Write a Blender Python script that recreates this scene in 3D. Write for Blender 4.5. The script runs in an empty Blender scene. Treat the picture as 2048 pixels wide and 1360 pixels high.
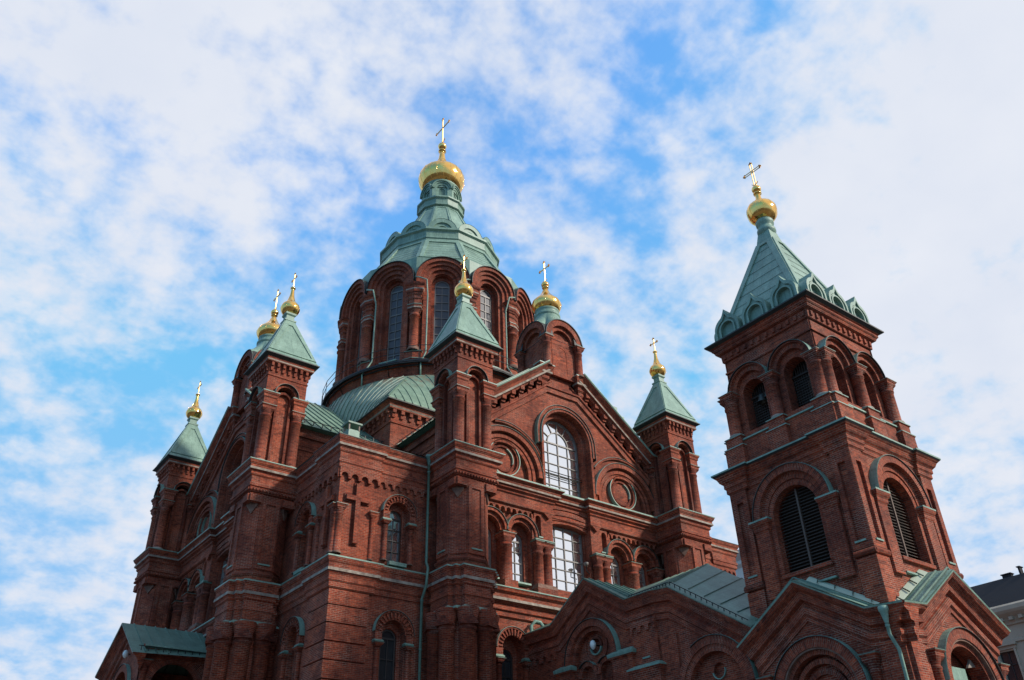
import bpy, math, random
from math import sin, cos, pi, radians, atan2, sqrt, tan
from mathutils import Vector, Matrix
from mathutils.geometry import tessellate_polygon
random.seed(7)
S = bpy.context.scene
COL = S.collection
# ------------------------------------------------------------------ camera
CAM = (-27.9222, -44.3351, 1.7084); YAW, PITCH, ROLL = 0.665575, 0.574215, -0.031158
fw = Vector((sin(YAW)*cos(PITCH), cos(YAW)*cos(PITCH), sin(PITCH)))
rt = Vector((cos(YAW), -sin(YAW), 0)); up = rt.cross(fw)
r2 = rt*cos(ROLL)+up*sin(ROLL); u2 = -rt*sin(ROLL)+up*cos(ROLL)
cd = bpy.data.cameras.new('camera'); cam = bpy.data.objects.new('camera', cd); COL.objects.link(cam)
M = Matrix((r2, u2, -fw)).transposed().to_4x4(); M.translation = CAM; cam.matrix_world = M
cd.sensor_width = 36; cd.lens = 1710.618/2048*36; cd.clip_start = 0.1; cd.clip_end = 3000
S.camera = cam
# ------------------------------------------------------------------ sky and sun
SUN_AZ, SUN_EL = radians(33), radians(31)      # azimuth measured from -y towards +x
sdir = Vector((sin(SUN_AZ)*cos(SUN_EL), -cos(SUN_AZ)*cos(SUN_EL), sin(SUN_EL)))
W = bpy.data.worlds.new('World'); S.world = W; W.use_nodes = True
nt = W.node_tree; nt.nodes.clear(); NW = nt.nodes.new; LK = nt.links.new
def mth(op, a, b=None, c=None, clamp=False, t=None):
    t = t or nt; n = t.nodes.new('ShaderNodeMath'); n.operation = op; n.use_clamp = clamp
    for i, v in enumerate((a, b, c)):
        if v is None: continue
        if isinstance(v, (int, float)): n.inputs[i].default_value = v
        else: t.links.new(v, n.inputs[i])
    return n.outputs[0]
out = NW('ShaderNodeOutputWorld'); bg = NW('ShaderNodeBackground')
sky = NW('ShaderNodeTexSky'); sky.sky_type = 'NISHITA'; sky.sun_disc = False
sky.sun_elevation = SUN_EL; sky.sun_rotation = pi-SUN_AZ; sky.air_density = 1.0; sky.dust_density = 0.3; sky.ozone_density = 1.6
tc = NW('ShaderNodeTexCoord'); sp = NW('ShaderNodeSeparateXYZ'); LK(tc.outputs['Generated'], sp.inputs[0])
zz = mth('MAXIMUM', sp.outputs[2], 0.04); zz = mth('ADD', zz, 0.38)
px = mth('DIVIDE', sp.outputs[0], zz); py = mth('DIVIDE', sp.outputs[1], zz)
cb = NW('ShaderNodeCombineXYZ'); LK(px, cb.inputs[0]); LK(py, cb.inputs[1])
def noise(scale, detail, rough, off=(0, 0, 0), dist=0.0):
    mp = NW('ShaderNodeMapping'); mp.inputs['Location'].default_value = off; LK(cb.outputs[0], mp.inputs[0])
    n = NW('ShaderNodeTexNoise'); n.inputs['Scale'].default_value = scale; n.inputs['Detail'].default_value = detail
    n.inputs['Roughness'].default_value = rough; n.inputs['Distortion'].default_value = dist; LK(mp.outputs[0], n.inputs['Vector']); return n.outputs[0]
n1 = noise(4.2, 3, .5, (3.1, 1.7, 0), .1); n2 = noise(13, 4, .55, (1.2, 5.4, 0), .1); n3 = noise(34, 5, .6, (7, 2, 0), .1)
# thick and thin places of the cloud sheet, as directions in the sky
BL = [((.42, -.62, .66), .5, 2.2), ((-.93, .1, .35), .6, -.7), ((-.65, -.65, .4), .5, -.5), ((.1, -.98, .1), .5, -.4),  # unseen sky: cloud added to whiten the panes, clear gaps to deepen shade
      ((.05, .66, .75), .20, .48), ((.17, .55, .81), .13, .30), ((.725, .195, .661), .22, .30), ((.76, .30, .58), .22, .38), ((.80, .42, .43), .15, .3), ((.03, .87, .49), .12, .18),
      ((.50, .52, .69), .22, -.10), ((.45, .588, .672), .10, -.17), ((.15, .84, .52), .11, -.24), ((.591, .279, .757), .07, -.42), ((.565, .413, .714), .12, -.14),
      ((.53, .63, .57), .09, -.14), ((.02, .93, .36), .10, -.25), ((.74, .50, .45), .07, -.25), ((.30, .78, .56), .10, -.15), ((-.12, .78, .62), .09, -.3), ((.36, .66, .66), .07, -.15)]
dens = mth('ADD', mth('MULTIPLY', n1, .62), mth('MULTIPLY', n2, 1.15)); dens = mth('ADD', dens, mth('MULTIPLY', n3, .42))
for c, w, a in BL:
    vd = NW('ShaderNodeVectorMath'); vd.operation = 'DISTANCE'; LK(tc.outputs['Generated'], vd.inputs[0]); vd.inputs[1].default_value = c
    q = mth('DIVIDE', vd.outputs['Value'], w); q = mth('EXPONENT', mth('MULTIPLY', mth('MULTIPLY', q, q), -1.0))
    dens = mth('ADD', dens, mth('MULTIPLY', q, a*.62))
mr = NW('ShaderNodeMapRange'); mr.interpolation_type = 'SMOOTHSTEP'; LK(dens, mr.inputs[0])
mr.inputs[1].default_value = .82; mr.inputs[2].default_value = 1.40; mr.inputs[3].default_value = .06
cc = NW('ShaderNodeValToRGB'); LK(mth('SUBTRACT', 1.32, mth('ADD', mth('MULTIPLY', mth('MINIMUM', dens, 1.3), .42), mth('MULTIPLY', noise(7.0, 4, .5, (9, 3, 0)), .35))), cc.inputs[0])
cc.color_ramp.elements[0].position = .3; cc.color_ramp.elements[0].color = (.60, .68, .84, 1)
cc.color_ramp.elements[1].position = .75; cc.color_ramp.elements[1].color = (.85, .875, .94, 1)
sk = NW('ShaderNodeMixRGB'); sk.blend_type = 'MULTIPLY'; sk.inputs[0].default_value = 1; LK(sky.outputs[0], sk.inputs[1]); sk.inputs[2].default_value = (.135, .31, .40, 1)
dk = NW('ShaderNodeMixRGB'); dk.blend_type = 'DARKEN'; dk.inputs[0].default_value = 1; LK(sk.outputs[0], dk.inputs[1]); dk.inputs[2].default_value = (.24, .54, .92, 1); sk = dk
mx = NW('ShaderNodeMixRGB'); LK(mr.outputs[0], mx.inputs[0]); LK(sk.outputs[0], mx.inputs[1]); LK(cc.outputs[0], mx.inputs[2])
LK(mx.outputs[0], bg.inputs[0]); bg.inputs[1].default_value = 1.0; LK(bg.outputs[0], out.inputs[0])
sl = bpy.data.lights.new('sun', 'SUN'); sl.energy = 4.3; sl.angle = radians(6); sl.color = (1, .93, .82)
so = bpy.data.objects.new('sun', sl); COL.objects.link(so); so.rotation_euler = sdir.to_track_quat('Z', 'Y').to_euler()
S.view_settings.view_transform = 'Standard'; S.view_settings.look = 'None'; S.view_settings.exposure = 0; S.view_settings.gamma = 1
# ------------------------------------------------------------------ materials
MAT = {}
def mat(name, col=(.5, .5, .5), rough=.6, metal=0.0, spec=.5):
    m = bpy.data.materials.new(name); m.use_nodes = True; b = m.node_tree.nodes['Principled BSDF']
    b.inputs['Base Color'].default_value = (*col, 1); b.inputs['Roughness'].default_value = rough; b.inputs['Metallic'].default_value = metal
    b.inputs['Specular IOR Level'].default_value = spec
    MAT[name] = m; return m, m.node_tree, b
def ramp(t, fac, stops):
    r = t.nodes.new('ShaderNodeValToRGB'); t.links.new(fac, r.inputs[0]); e = r.color_ramp.elements
    while len(e) < len(stops): e.new(.5)
    for i, (p, c) in enumerate(stops): e[i].position = p; e[i].color = (*c, 1)
    return r.outputs[0]
def nz(t, vec, scale, detail=4, rough=.55):
    n = t.nodes.new('ShaderNodeTexNoise'); n.inputs['Scale'].default_value = scale; n.inputs['Detail'].default_value = detail
    n.inputs['Roughness'].default_value = rough; t.links.new(vec, n.inputs['Vector']); return n.outputs[0]
def mixc(t, f, a, b, mode='MIX'):
    m = t.nodes.new('ShaderNodeMixRGB'); m.blend_type = mode
    for i, v in enumerate((f, a, b)):
        if isinstance(v, (int, float)): m.inputs[i].default_value = v
        elif isinstance(v, tuple): m.inputs[i].default_value = (*v, 1)
        else: t.links.new(v, m.inputs[i])
    return m.outputs[0]
def brick(name, c1, c2, mortar, msize=.0085, w=.235, h=.068):
    m, t, b = mat(name, rough=.82, spec=.25)
    uv = t.nodes.new('ShaderNodeUVMap'); uv.uv_map = 'UVMap'; ob = t.nodes.new('ShaderNodeNewGeometry')
    bt = t.nodes.new('ShaderNodeTexBrick'); t.links.new(uv.outputs[0], bt.inputs['Vector'])
    bt.inputs['Scale'].default_value = 1; bt.inputs['Brick Width'].default_value = w; bt.inputs['Row Height'].default_value = h
    bt.inputs['Mortar Size'].default_value = msize; bt.inputs['Mortar Smooth'].default_value = .1; bt.inputs['Bias'].default_value = -.1
    bt.inputs['Color1'].default_value = (*c1, 1); bt.inputs['Color2'].default_value = (*c2, 1); bt.inputs['Mortar'].default_value = (*mortar, 1)
    P = ob.outputs['Position']
    su = t.nodes.new('ShaderNodeSeparateXYZ'); t.links.new(uv.outputs[0], su.inputs[0])
    row = mth('FLOOR', mth('DIVIDE', su.outputs[1], h, t=t), t=t); half = mth('MULTIPLY', mth('MODULO', mth('ABSOLUTE', row, t=t), 2, t=t), .5, t=t)
    cl_ = mth('FLOOR', mth('ADD', mth('DIVIDE', su.outputs[0], w, t=t), half, t=t), t=t); cv = t.nodes.new('ShaderNodeCombineXYZ'); t.links.new(row, cv.inputs[1]); t.links.new(cl_, cv.inputs[0])
    wn = t.nodes.new('ShaderNodeTexWhiteNoise'); wn.noise_dimensions = '2D'; t.links.new(cv.outputs[0], wn.inputs['Vector'])
    per = ramp(t, wn.outputs['Value'], [(0, (.48, .46, .50)), (.08, (.72, .70, .72)), (.2, (.94, .94, .94)), (.8, (1.05, 1.02, 1.0)), (.93, (1.22, 1.28, 1.22)), (1, (1.4, 1.5, 1.45))])
    big = ramp(t, nz(t, P, .55, 5, .6), [(.3, (.55, .52, .55)), (.5, (.95, .95, .95)), (.7, (1.25, 1.18, 1.05))])
    col = mixc(t, 1.0, mixc(t, .9, bt.outputs['Color'], per, 'MULTIPLY'), big, 'MULTIPLY')
    sm = ramp(t, nz(t, P, 9, 3, .6), [(.33, (.62, .6, .62)), (.52, (1, 1, 1)), (.75, (1.25, 1.15, 1.05))])
    col = mixc(t, .8, col, sm, 'MULTIPLY')
    pm = ramp(t, nz(t, P, .9, 4, .65), [(.48, (0, 0, 0)), (.62, (1, 1, 1))])
    col = mixc(t, mth('MULTIPLY', mth('MULTIPLY', bt.outputs['Fac'], pm, t=t), .6, t=t), col, (.42, .27, .20))
    # soot and runs: noise stretched down the wall
    mp = t.nodes.new('ShaderNodeMapping'); mp.inputs['Scale'].default_value = (1.6, 1.6, .22); t.links.new(P, mp.inputs[0])
    st = ramp(t, nz(t, mp.outputs[0], 1.3, 6, .65), [(.50, (0, 0, 0)), (.72, (1, 1, 1))])
    col = mixc(t, mth('MULTIPLY', st, .42, t=t), col, (.05, .022, .02))
    t.links.new(col, b.inputs['Base Color'])
    bp = t.nodes.new('ShaderNodeBump'); bp.inputs['Strength'].default_value = .5; bp.inputs['Distance'].default_value = .012; bp.invert = True
    t.links.new(bt.outputs['Fac'], bp.inputs['Height']); t.links.new(bp.outputs[0], b.inputs['Normal'])
    return m
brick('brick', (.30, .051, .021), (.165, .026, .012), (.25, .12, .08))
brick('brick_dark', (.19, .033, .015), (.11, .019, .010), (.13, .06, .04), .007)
def copper(name, light, dark, rust=False):
    m, t, b = mat(name, rough=.5, spec=.4)
    g = t.nodes.new('ShaderNodeNewGeometry'); P = g.outputs['Position']
    mp = t.nodes.new('ShaderNodeMapping'); mp.inputs['Scale'].default_value = (1.3, 1.3, .45); t.links.new(P, mp.inputs[0])
    f = nz(t, mp.outputs[0], 1.5, 6, .62)
    col = ramp(t, f, [(.28, dark), (.55, tuple((a+c)/2 for a, c in zip(light, dark))), (.8, light)])
    f2 = ramp(t, nz(t, P, 14, 4, .7), [(.35, (.82, .84, .83)), (.65, (1.1, 1.1, 1.1))])
    col = mixc(t, 1.0, col, f2, 'MULTIPLY')
    uv = t.nodes.new('ShaderNodeUVMap'); uv.uv_map = 'UVMap'; sb = t.nodes.new('ShaderNodeTexBrick'); t.links.new(uv.outputs[0], sb.inputs['Vector'])
    sb.inputs['Scale'].default_value = 1; sb.inputs['Brick Width'].default_value = .95; sb.inputs['Row Height'].default_value = .62; sb.inputs['Mortar Size'].default_value = .012; sb.inputs['Bias'].default_value = 0
    sb.inputs['Color1'].default_value = (.86, .88, .87, 1); sb.inputs['Color2'].default_value = (1.08, 1.07, 1.05, 1); sb.inputs['Mortar'].default_value = (.74, .76, .75, 1)
    col = mixc(t, 1.0, col, sb.outputs['Color'], 'MULTIPLY')
    mp3 = t.nodes.new('ShaderNodeMapping'); mp3.inputs['Scale'].default_value = (5, 5, .35); t.links.new(P, mp3.inputs[0])
    col = mixc(t, mth('MULTIPLY', ramp(t, nz(t, mp3.outputs[0], 1.6, 4, .6), [(.52, (0, 0, 0)), (.7, (1, 1, 1))]), .35, t=t), col, (.05, .085, .072))
    bq = t.nodes.new('ShaderNodeBump'); bq.inputs['Strength'].default_value = .25; bq.inputs['Distance'].default_value = .03; t.links.new(nz(t, P, 3.2, 3, .5), bq.inputs['Height']); t.links.new(bq.outputs[0], b.inputs['Normal'])
    if rust:
        mp2 = t.nodes.new('ShaderNodeMapping'); mp2.inputs['Scale'].default_value = (2.2, 2.2, .35); t.links.new(P, mp2.inputs[0])
        sz = t.nodes.new('ShaderNodeSeparateXYZ'); t.links.new(P, sz.inputs[0])
        zf = mth('MULTIPLY', mth('SUBTRACT', sz.outputs[2], 26.2, t=t), .5, clamp=True, t=t)
        rr = ramp(t, nz(t, mp2.outputs[0], 1.8, 5, .6), [(.47, (0, 0, 0)), (.62, (1, 1, 1))])
        col = mixc(t, mth('MULTIPLY', mth('MULTIPLY', rr, zf, t=t), .75, t=t), col, (.24, .10, .045))
    t.links.new(col, b.inputs['Base Color'])
    return m
copper('copper', (.27, .40, .325), (.145, .235, .19)); copper('copper_roof', (.24, .34, .255), (.13, .21, .155), True)
copper('copper_dark', (.145, .24, .19), (.085, .145, .115))
mat('copper_pale', (.42, .47, .36), .6)
m, t, b = mat('stone', rough=.8, spec=.3)
g = t.nodes.new('ShaderNodeNewGeometry')
t.links.new(ramp(t, nz(t, g.outputs['Position'], 3.5, 5, .65), [(.3, (.12, .09, .075)), (.5, (.26, .215, .175)), (.75, (.42, .36, .30))]), b.inputs['Base Color'])
m, t, b = mat('stone_brown', rough=.85, spec=.3)
g = t.nodes.new('ShaderNodeNewGeometry')
t.links.new(ramp(t, nz(t, g.outputs['Position'], 5, 5, .65), [(.3, (.10, .05, .035)), (.5, (.17, .095, .07)), (.75, (.26, .17, .13))]), b.inputs['Base Color'])
m, t, b = mat('gold', (1.0, .60, .20), .12, 1.0)
g = t.nodes.new('ShaderNodeNewGeometry'); f = nz(t, g.outputs['Position'], 2.5, 4, .6)
t.links.new(ramp(t, f, [(.3, (.93, .48, .11)), (.7, (1.0, .65, .21))]), b.inputs['Base Color'])
t.links.new(mth('MULTIPLY', f, .26, t=t), b.inputs['Roughness'])
mat('gold_pale', (.80, .50, .18), .34, 1.0)
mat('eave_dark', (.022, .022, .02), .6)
mat('iron', (.018, .018, .02), .55, .3)
mat('frame_grey', (.16, .14, .13), .5)
mat('frame_dark', (.03, .022, .02), .5)
mat('frame_brown', (.10, .062, .045), .6)
mat('wood_door', (.22, .12, .06), .6)
def glass(name, base, metal, rough=.03):
    m, t, b = mat(name, base, rough, metal, .6 if metal > .2 else .15)
    g = t.nodes.new('ShaderNodeNewGeometry'); bp = t.nodes.new('ShaderNodeBump'); bp.inputs['Strength'].default_value = .12; bp.inputs['Distance'].default_value = .05
    t.links.new(nz(t, g.outputs['Position'], 1.6, 2, .5), bp.inputs['Height']); t.links.new(bp.outputs[0], b.inputs['Normal'])
glass('glass_mirror', (.95, .94, .92), .95); glass('glass_dim', (.10, .10, .115), 0.0, .45); glass('glass_dark', (.06, .065, .07), .55, .06)
mat('lamp_glass', (.72, .72, .68), .25); mat('bell_bronze', (.10, .11, .10), .4, .6)
mat('grille', (.035, .018, .012), .7); mat('louvre', (.045, .028, .02), .7)
m, t, b = mat('render_cream', rough=.85, spec=.25)
g = t.nodes.new('ShaderNodeNewGeometry')
t.links.new(ramp(t, nz(t, g.outputs['Position'], .8, 6, .6), [(.3, (.38, .31, .235)), (.7, (.52, .43, .33))]), b.inputs['Base Color'])
mat('slate', (.032, .031, .034), .85, 0, .15); mat('pale_render', (.62, .60, .56), .8)
m, t, b = mat('paving', rough=.85, spec=.3)
g = t.nodes.new('ShaderNodeNewGeometry'); v = t.nodes.new('ShaderNodeTexVoronoi'); v.inputs['Scale'].default_value = 6; t.links.new(g.outputs['Position'], v.inputs['Vector'])
t.links.new(ramp(t, v.outputs['Distance'], [(0, (.16, .15, .14)), (.6, (.09, .085, .08))]), b.inputs['Base Color'])
mat('asphalt', (.05, .05, .052), .9)
# ------------------------------------------------------------------ mesh builder
class MB:
    def __init__(s, mats=('brick',), xf=None):
        s.mats = list(mats); s.f = []; s.xf = xf or (lambda a, b, c: (a, b, c))
    def mi(s, m):
        if m not in s.mats: s.mats.append(m)
        return s.mats.index(m)
    def face(s, pts, m='brick', uv=None, sm=False):
        s.f.append(([s.xf(*p) for p in pts], s.mi(m), uv, sm))
    def raw(s, pts, m='brick', uv=None, sm=False): s.f.append(([tuple(p) for p in pts], s.mi(m), uv, sm))
    def build(s, name, parent=None):
        V = []; idx = {}; F = []; UV = []
        for pts, mi, uv, sm in s.f:
            ii = []
            for p in pts:
                k = (round(p[0], 4), round(p[1], 4), round(p[2], 4))
                if k not in idx: idx[k] = len(V); V.append(p)
                ii.append(idx[k])
            uu = uv
            if uu is None:
                P = [Vector(p) for p in pts]; n = Vector((0, 0, 0))
                for i in range(len(P)):
                    a, c = P[i], P[(i+1) % len(P)]
                    n += Vector(((a.y-c.y)*(a.z+c.z), (a.z-c.z)*(a.x+c.x), (a.x-c.x)*(a.y+c.y)))
                if n.length > 0: n.normalize()
                if abs(n.z) > .75: uu = [(p.x, p.y) for p in P]
                else:
                    q = Vector((-n.y, n.x)).normalized(); uu = [(p.x*q.x+p.y*q.y, p.z) for p in P]
            # drop repeated vertices
            jj = []; uj = []
            for i, k in enumerate(ii):
                if k in jj: continue
                jj.append(k); uj.append(uu[i])
            if len(jj) < 3: continue
            F.append((jj, mi, sm)); UV += uj
        me = bpy.data.meshes.new(name); me.from_pydata(V, [], [f[0] for f in F])
        ul = me.uv_layers.new(name='UVMap')
        for i, q in enumerate(UV): ul.data[i].uv = q
        for m_ in s.mats: me.materials.append(MAT[m_])
        for p, f in zip(me.polygons, F): p.material_index = f[1]; p.use_smooth = f[2]
        me.update(); o = bpy.data.objects.new(name, me); COL.objects.link(o)
        if parent: o.parent = parent
        return o
    def box(s, x0, x1, y0, y1, z0, z1, m='brick'):
        for q in ([(x0, y0, z0), (x1, y0, z0), (x1, y0, z1), (x0, y0, z1)], [(x0, y1, z0), (x1, y1, z0), (x1, y1, z1), (x0, y1, z1)],
                  [(x0, y0, z0), (x0, y1, z0), (x0, y1, z1), (x0, y0, z1)], [(x1, y0, z0), (x1, y1, z0), (x1, y1, z1), (x1, y0, z1)],
                  [(x0, y0, z0), (x1, y0, z0), (x1, y1, z0), (x0, y1, z0)], [(x0, y0, z1), (x1, y0, z1), (x1, y1, z1), (x0, y1, z1)]): s.face(q, m)
    def panel(s, outline, holes=(), d=0, m='brick', back=None, sides=True):
        """flat wall at depth d from (s,z) outline with holes; hole reveals run back to `back`"""
        L = [[Vector((a, c, 0)) for a, c in outline]]+[[Vector((a, c, 0)) for a, c in h] for h in holes]
        fl = [p for l in L for p in l]
        for tri in tessellate_polygon(L): s.face([(fl[i].x, d, fl[i].y) for i in tri], m)
        if back is not None:
            for l in ([outline] if sides else [])+list(holes):
                for i in range(len(l)):
                    a, c = l[i], l[(i+1) % len(l)]
                    s.face([(a[0], d, a[1]), (c[0], d, c[1]), (c[0], back, c[1]), (a[0], back, a[1])], m)
    def ring(s, cx, cz, ri, ro, d0, d1, a0=0, a1=180, m='brick', leg=0, n=22, rev=None):
        """arch ring, voussoirs radial; front at d1, back at d0, legs go down by `leg`"""
        A = [radians(a0+(a1-a0)*i/n) for i in range(n+1)]
        P = lambda r, a: (cx+r*cos(a), cz+r*sin(a))
        for i in range(n):
            a, c = A[i], A[i+1]; p, q, u, v = P(ri, a), P(ro, a), P(ro, c), P(ri, c); rm = (ri+ro)/2
            s.face([(p[0], d1, p[1]), (q[0], d1, q[1]), (u[0], d1, u[1]), (v[0], d1, v[1])], m, [(0, a*rm), (ro-ri, a*rm), (ro-ri, c*rm), (0, c*rm)])
            for r_, aa in ((ri, 0), (ro, 0)):
                p, u = P(r_, a), P(r_, c)
                s.face([(p[0], d0, p[1]), (p[0], d1, p[1]), (u[0], d1, u[1]), (u[0], d0, u[1])], m, [(0, a*r_), (d1-d0, a*r_), (d1-d0, c*r_), (0, c*r_)])
        if leg:
            for sg in (1, -1):
                x0, x1 = sorted((cx+sg*ri, cx+sg*ro)); s.box(x0, x1, d0, d1, cz-leg, cz, m)
        else:
            for a in (A[0], A[-1]):
                p, q = P(ri, a), P(ro, a); s.face([(p[0], d0, p[1]), (q[0], d0, q[1]), (q[0], d1, q[1]), (p[0], d1, p[1])], m)
    def mould(s, path, prof, closed=False, m='brick', capz=False, capm=None):
        """sweep profile [(out, z[, mat])] along (s,d) path, out = left of travel"""
        pts = [Vector((a, c)) for a, c in path]; n = len(pts)
        if closed:
            ar = sum(pts[i].x*pts[(i+1) % n].y-pts[(i+1) % n].x*pts[i].y for i in range(n))
            if ar > 0: pts.reverse()
        off = mitre(pts, closed)
        rings = [[(pts[i].x+off[i].x*pr[0], pts[i].y+off[i].y*pr[0], pr[1]) for i in range(n)] for pr in prof]
        N = n if closed else n-1
        for k in range(len(prof)-1):
            mm = prof[k][2] if len(prof[k]) > 2 else m
            for i in range(N):
                j = (i+1) % n; s.face([rings[k][i], rings[k][j], rings[k+1][j], rings[k+1][i]], mm)
        if capz and closed: s.face(rings[-1], capm or m)
        if not closed:
            for i in (0, n-1): s.face([r[i] for r in rings], m)
    def rake(s, path, prof, m='brick', ends=True):
        """sweep profile [(perp, d[, mat])] along an (s,z) path lying in the facade plane"""
        pts = [Vector((a, c)) for a, c in path]; n = len(pts); off = mitre(pts, False); mids = []
        for i in range(n):
            mids.append([(pts[i].x+off[i].x*pr[0], pr[1], pts[i].y+off[i].y*pr[0]) for pr in prof])
        for k in range(len(prof)-1):
            mm = prof[k][2] if len(prof[k]) > 2 else m
            for i in range(n-1):
                L = (pts[i+1]-pts[i]).length
                s.face([mids[i][k], mids[i+1][k], mids[i+1][k+1], mids[i][k+1]], mm, [(0, prof[k][0]+prof[k][1]), (L, prof[k][0]+prof[k][1]), (L, prof[k+1][0]+prof[k+1][1]+.01), (0, prof[k+1][0]+prof[k+1][1]+.01)])
        if ends:
            s.face(mids[0], m); s.face(mids[-1], m)
    def lathe(s, cx, cy, prof, seg=20, rot=0, sm=True, m='brick', cap=False):
        for k in range(len(prof)-1):
            r0, z0 = prof[k][:2]; r1, z1 = prof[k+1][:2]; mm = prof[k][2] if len(prof[k]) > 2 else m
            for i in range(seg):
                a, c = rot+2*pi*i/seg, rot+2*pi*(i+1)/seg; rm = max(r0, r1)
                s.face([(cx+r0*cos(a), cy+r0*sin(a), z0), (cx+r0*cos(c), cy+r0*sin(c), z0), (cx+r1*cos(c), cy+r1*sin(c), z1), (cx+r1*cos(a), cy+r1*sin(a), z1)],
                       mm, [(a*rm, z0), (c*rm, z0), (c*rm, z1), (a*rm, z1)] if abs(z1-z0) > .02 else None, sm)
        if cap: r, z = prof[-1][:2]; s.face([(cx+r*cos(rot+2*pi*i/seg), cy+r*sin(rot+2*pi*i/seg), z) for i in range(seg)], prof[-1][2] if len(prof[-1]) > 2 else m)
    def column(s, x, y, z0, z1, r, cap=.6, hw=None, m='brick', base='stone_brown', seg=14, capm='brick_dark', top='copper_dark'):
        hw = hw or r*1.45; zc = z1-cap
        s.lathe(x, y, [(r*1.3, z0, base), (r*1.38, z0+r*.2, base), (r*1.3, z0+r*.45, base), (r, z0+r*.6, m), (r, zc-.02, m), (r*1.14, zc, capm), (r*1.14, zc+.08, capm), (r, zc+.1, m), (r, zc+cap*.25, capm), (hw*1.02, zc+cap*.62, capm), (hw, zc+cap*.66, capm)], seg)
        P = [(x-hw, y-hw), (x-hw, y+hw), (x+hw, y+hw), (x+hw, y-hw)]
        s.mould(P, [(-hw*.25, zc+cap*.45, capm), (.0, zc+cap*.66, m), (.0, z1-.1, m), (.05, z1-.04, m), (.06, z1-.025, top), (.06, z1, top)], True, capz=True, capm=top)
    def tube(s, pts, r, m='iron', seg=6):
        P = [Vector(s.xf(*p)) for p in pts]; rings = []
        for i, p in enumerate(P):
            dv = (P[min(i+1, len(P)-1)]-P[max(i-1, 0)]).normalized(); a = dv.orthogonal().normalized() if abs(dv.z) < .95 else Vector((1, 0, 0)); a = (a-dv*a.dot(dv)).normalized()
            if i and rings: # keep frames aligned
                a = (pa-dv*pa.dot(dv)).normalized()
            pa = a; b_ = dv.cross(a); rings.append([p+(a*cos(2*pi*k/seg)+b_*sin(2*pi*k/seg))*r for k in range(seg)])
        for i in range(len(P)-1):
            for k in range(seg):
                j = (k+1) % seg; s.raw([rings[i][k], rings[i][j], rings[i+1][j], rings[i+1][k]], m, None, True)
        s.raw(rings[0], m); s.raw(rings[-1], m)
    def quadframe(s, A, B, C, D, side, top, bot, tk, m='copper'):
        """raised border on a trapezoid face A,B (bottom) C,D (top)"""
        A, B, C, D = map(Vector, (A, B, C, D)); n = (B-A).cross(D-A).normalized()*tk
        L = lambda p, q, f: p+(q-p)*f
        wb = (B-A).length; wt = (C-D).length; h = (D-A).length
        def pt(u_, v_): return L(L(A, B, u_), L(D, C, u_), v_)
        v0, v1 = bot/h, 1-top/h
        a, b_, c, d = pt(side/wb, v0), pt(1-side/wb, v0), pt(1-side/wt, v1), pt(side/wt, v1)
        out_ = [A, B, C, D]; inn = [a, b_, c, d]
        for i in range(4):
            j = (i+1) % 4
            s.face([tuple(out_[i]+n), tuple(out_[j]+n), tuple(inn[j]+n), tuple(inn[i]+n)], m)
            s.face([tuple(inn[i]), tuple(inn[j]), tuple(inn[j]+n), tuple(inn[i]+n)], m)
            s.face([tuple(out_[i]), tuple(out_[j]), tuple(out_[j]+n), tuple(out_[i]+n)], m)
def mitre(pts, closed):
    n = len(pts); res = []
    for i in range(n):
        ns = []
        if closed or i > 0: e = pts[i]-pts[i-1]; ns.append(Vector((-e.y, e.x)).normalized())
        if closed or i < n-1: e = pts[(i+1) % n]-pts[i]; ns.append(Vector((-e.y, e.x)).normalized())
        if len(ns) == 1: res.append(ns[0]); continue
        b_ = ns[0]+ns[1]
        if b_.length < 1e-6: res.append(ns[0]); continue
        b_.normalize(); res.append(b_/max(.3, b_.dot(ns[0])))
    return res
def archpoly(cx, z0, zs, r, n=20): return [(cx-r, z0), (cx+r, z0)]+[(cx+r*cos(pi*i/n), zs+r*sin(pi*i/n)) for i in range(n+1)]
def archpoly_u(cx, z0, zs, r, n=20):  # without duplicate corner points
    return [(cx-r, z0), (cx+r, z0)]+[(cx+r*cos(pi*i/n), zs+r*sin(pi*i/n)) for i in range(0, n+1)]
def circ(cx, cz, r, n=28): return [(cx+r*cos(2*pi*i/n), cz+r*sin(2*pi*i/n)) for i in range(n)]
def empty(name, label, cat, loc=(0, 0, 0), group=None):
    o = bpy.data.objects.new(name, None); COL.objects.link(o); o.location = loc; o['label'] = label; o['category'] = cat
    if group: o['group'] = group
    return o
def copy_tree(o, parent=None):
    c = o.copy(); COL.objects.link(c)
    if parent: c.parent = parent
    for ch in [q for q in bpy.data.objects if q.parent == o]: copy_tree(ch, c)
    return c
def FA(a, d, z): return (a, -d, z)
def FB(a, d, z): return (-d, a, z)
def FC(a, d, z): return (-a, d, z)
def FD(a, d, z): return (d, -a, z)
def rotf(ang, cx=0, cy=0):   # s tangential, d radial outwards; ang = azimuth of the normal
    c, s_ = cos(ang), sin(ang)
    return lambda a, d, z: (cx+d*c-a*s_, cy+d*s_+a*c, z)
def shift(fr, dx, dy): return lambda a, d, z: (fr(a, d, z)[0]+dx, fr(a, d, z)[1]+dy, fr(a, d, z)[2])
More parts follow.
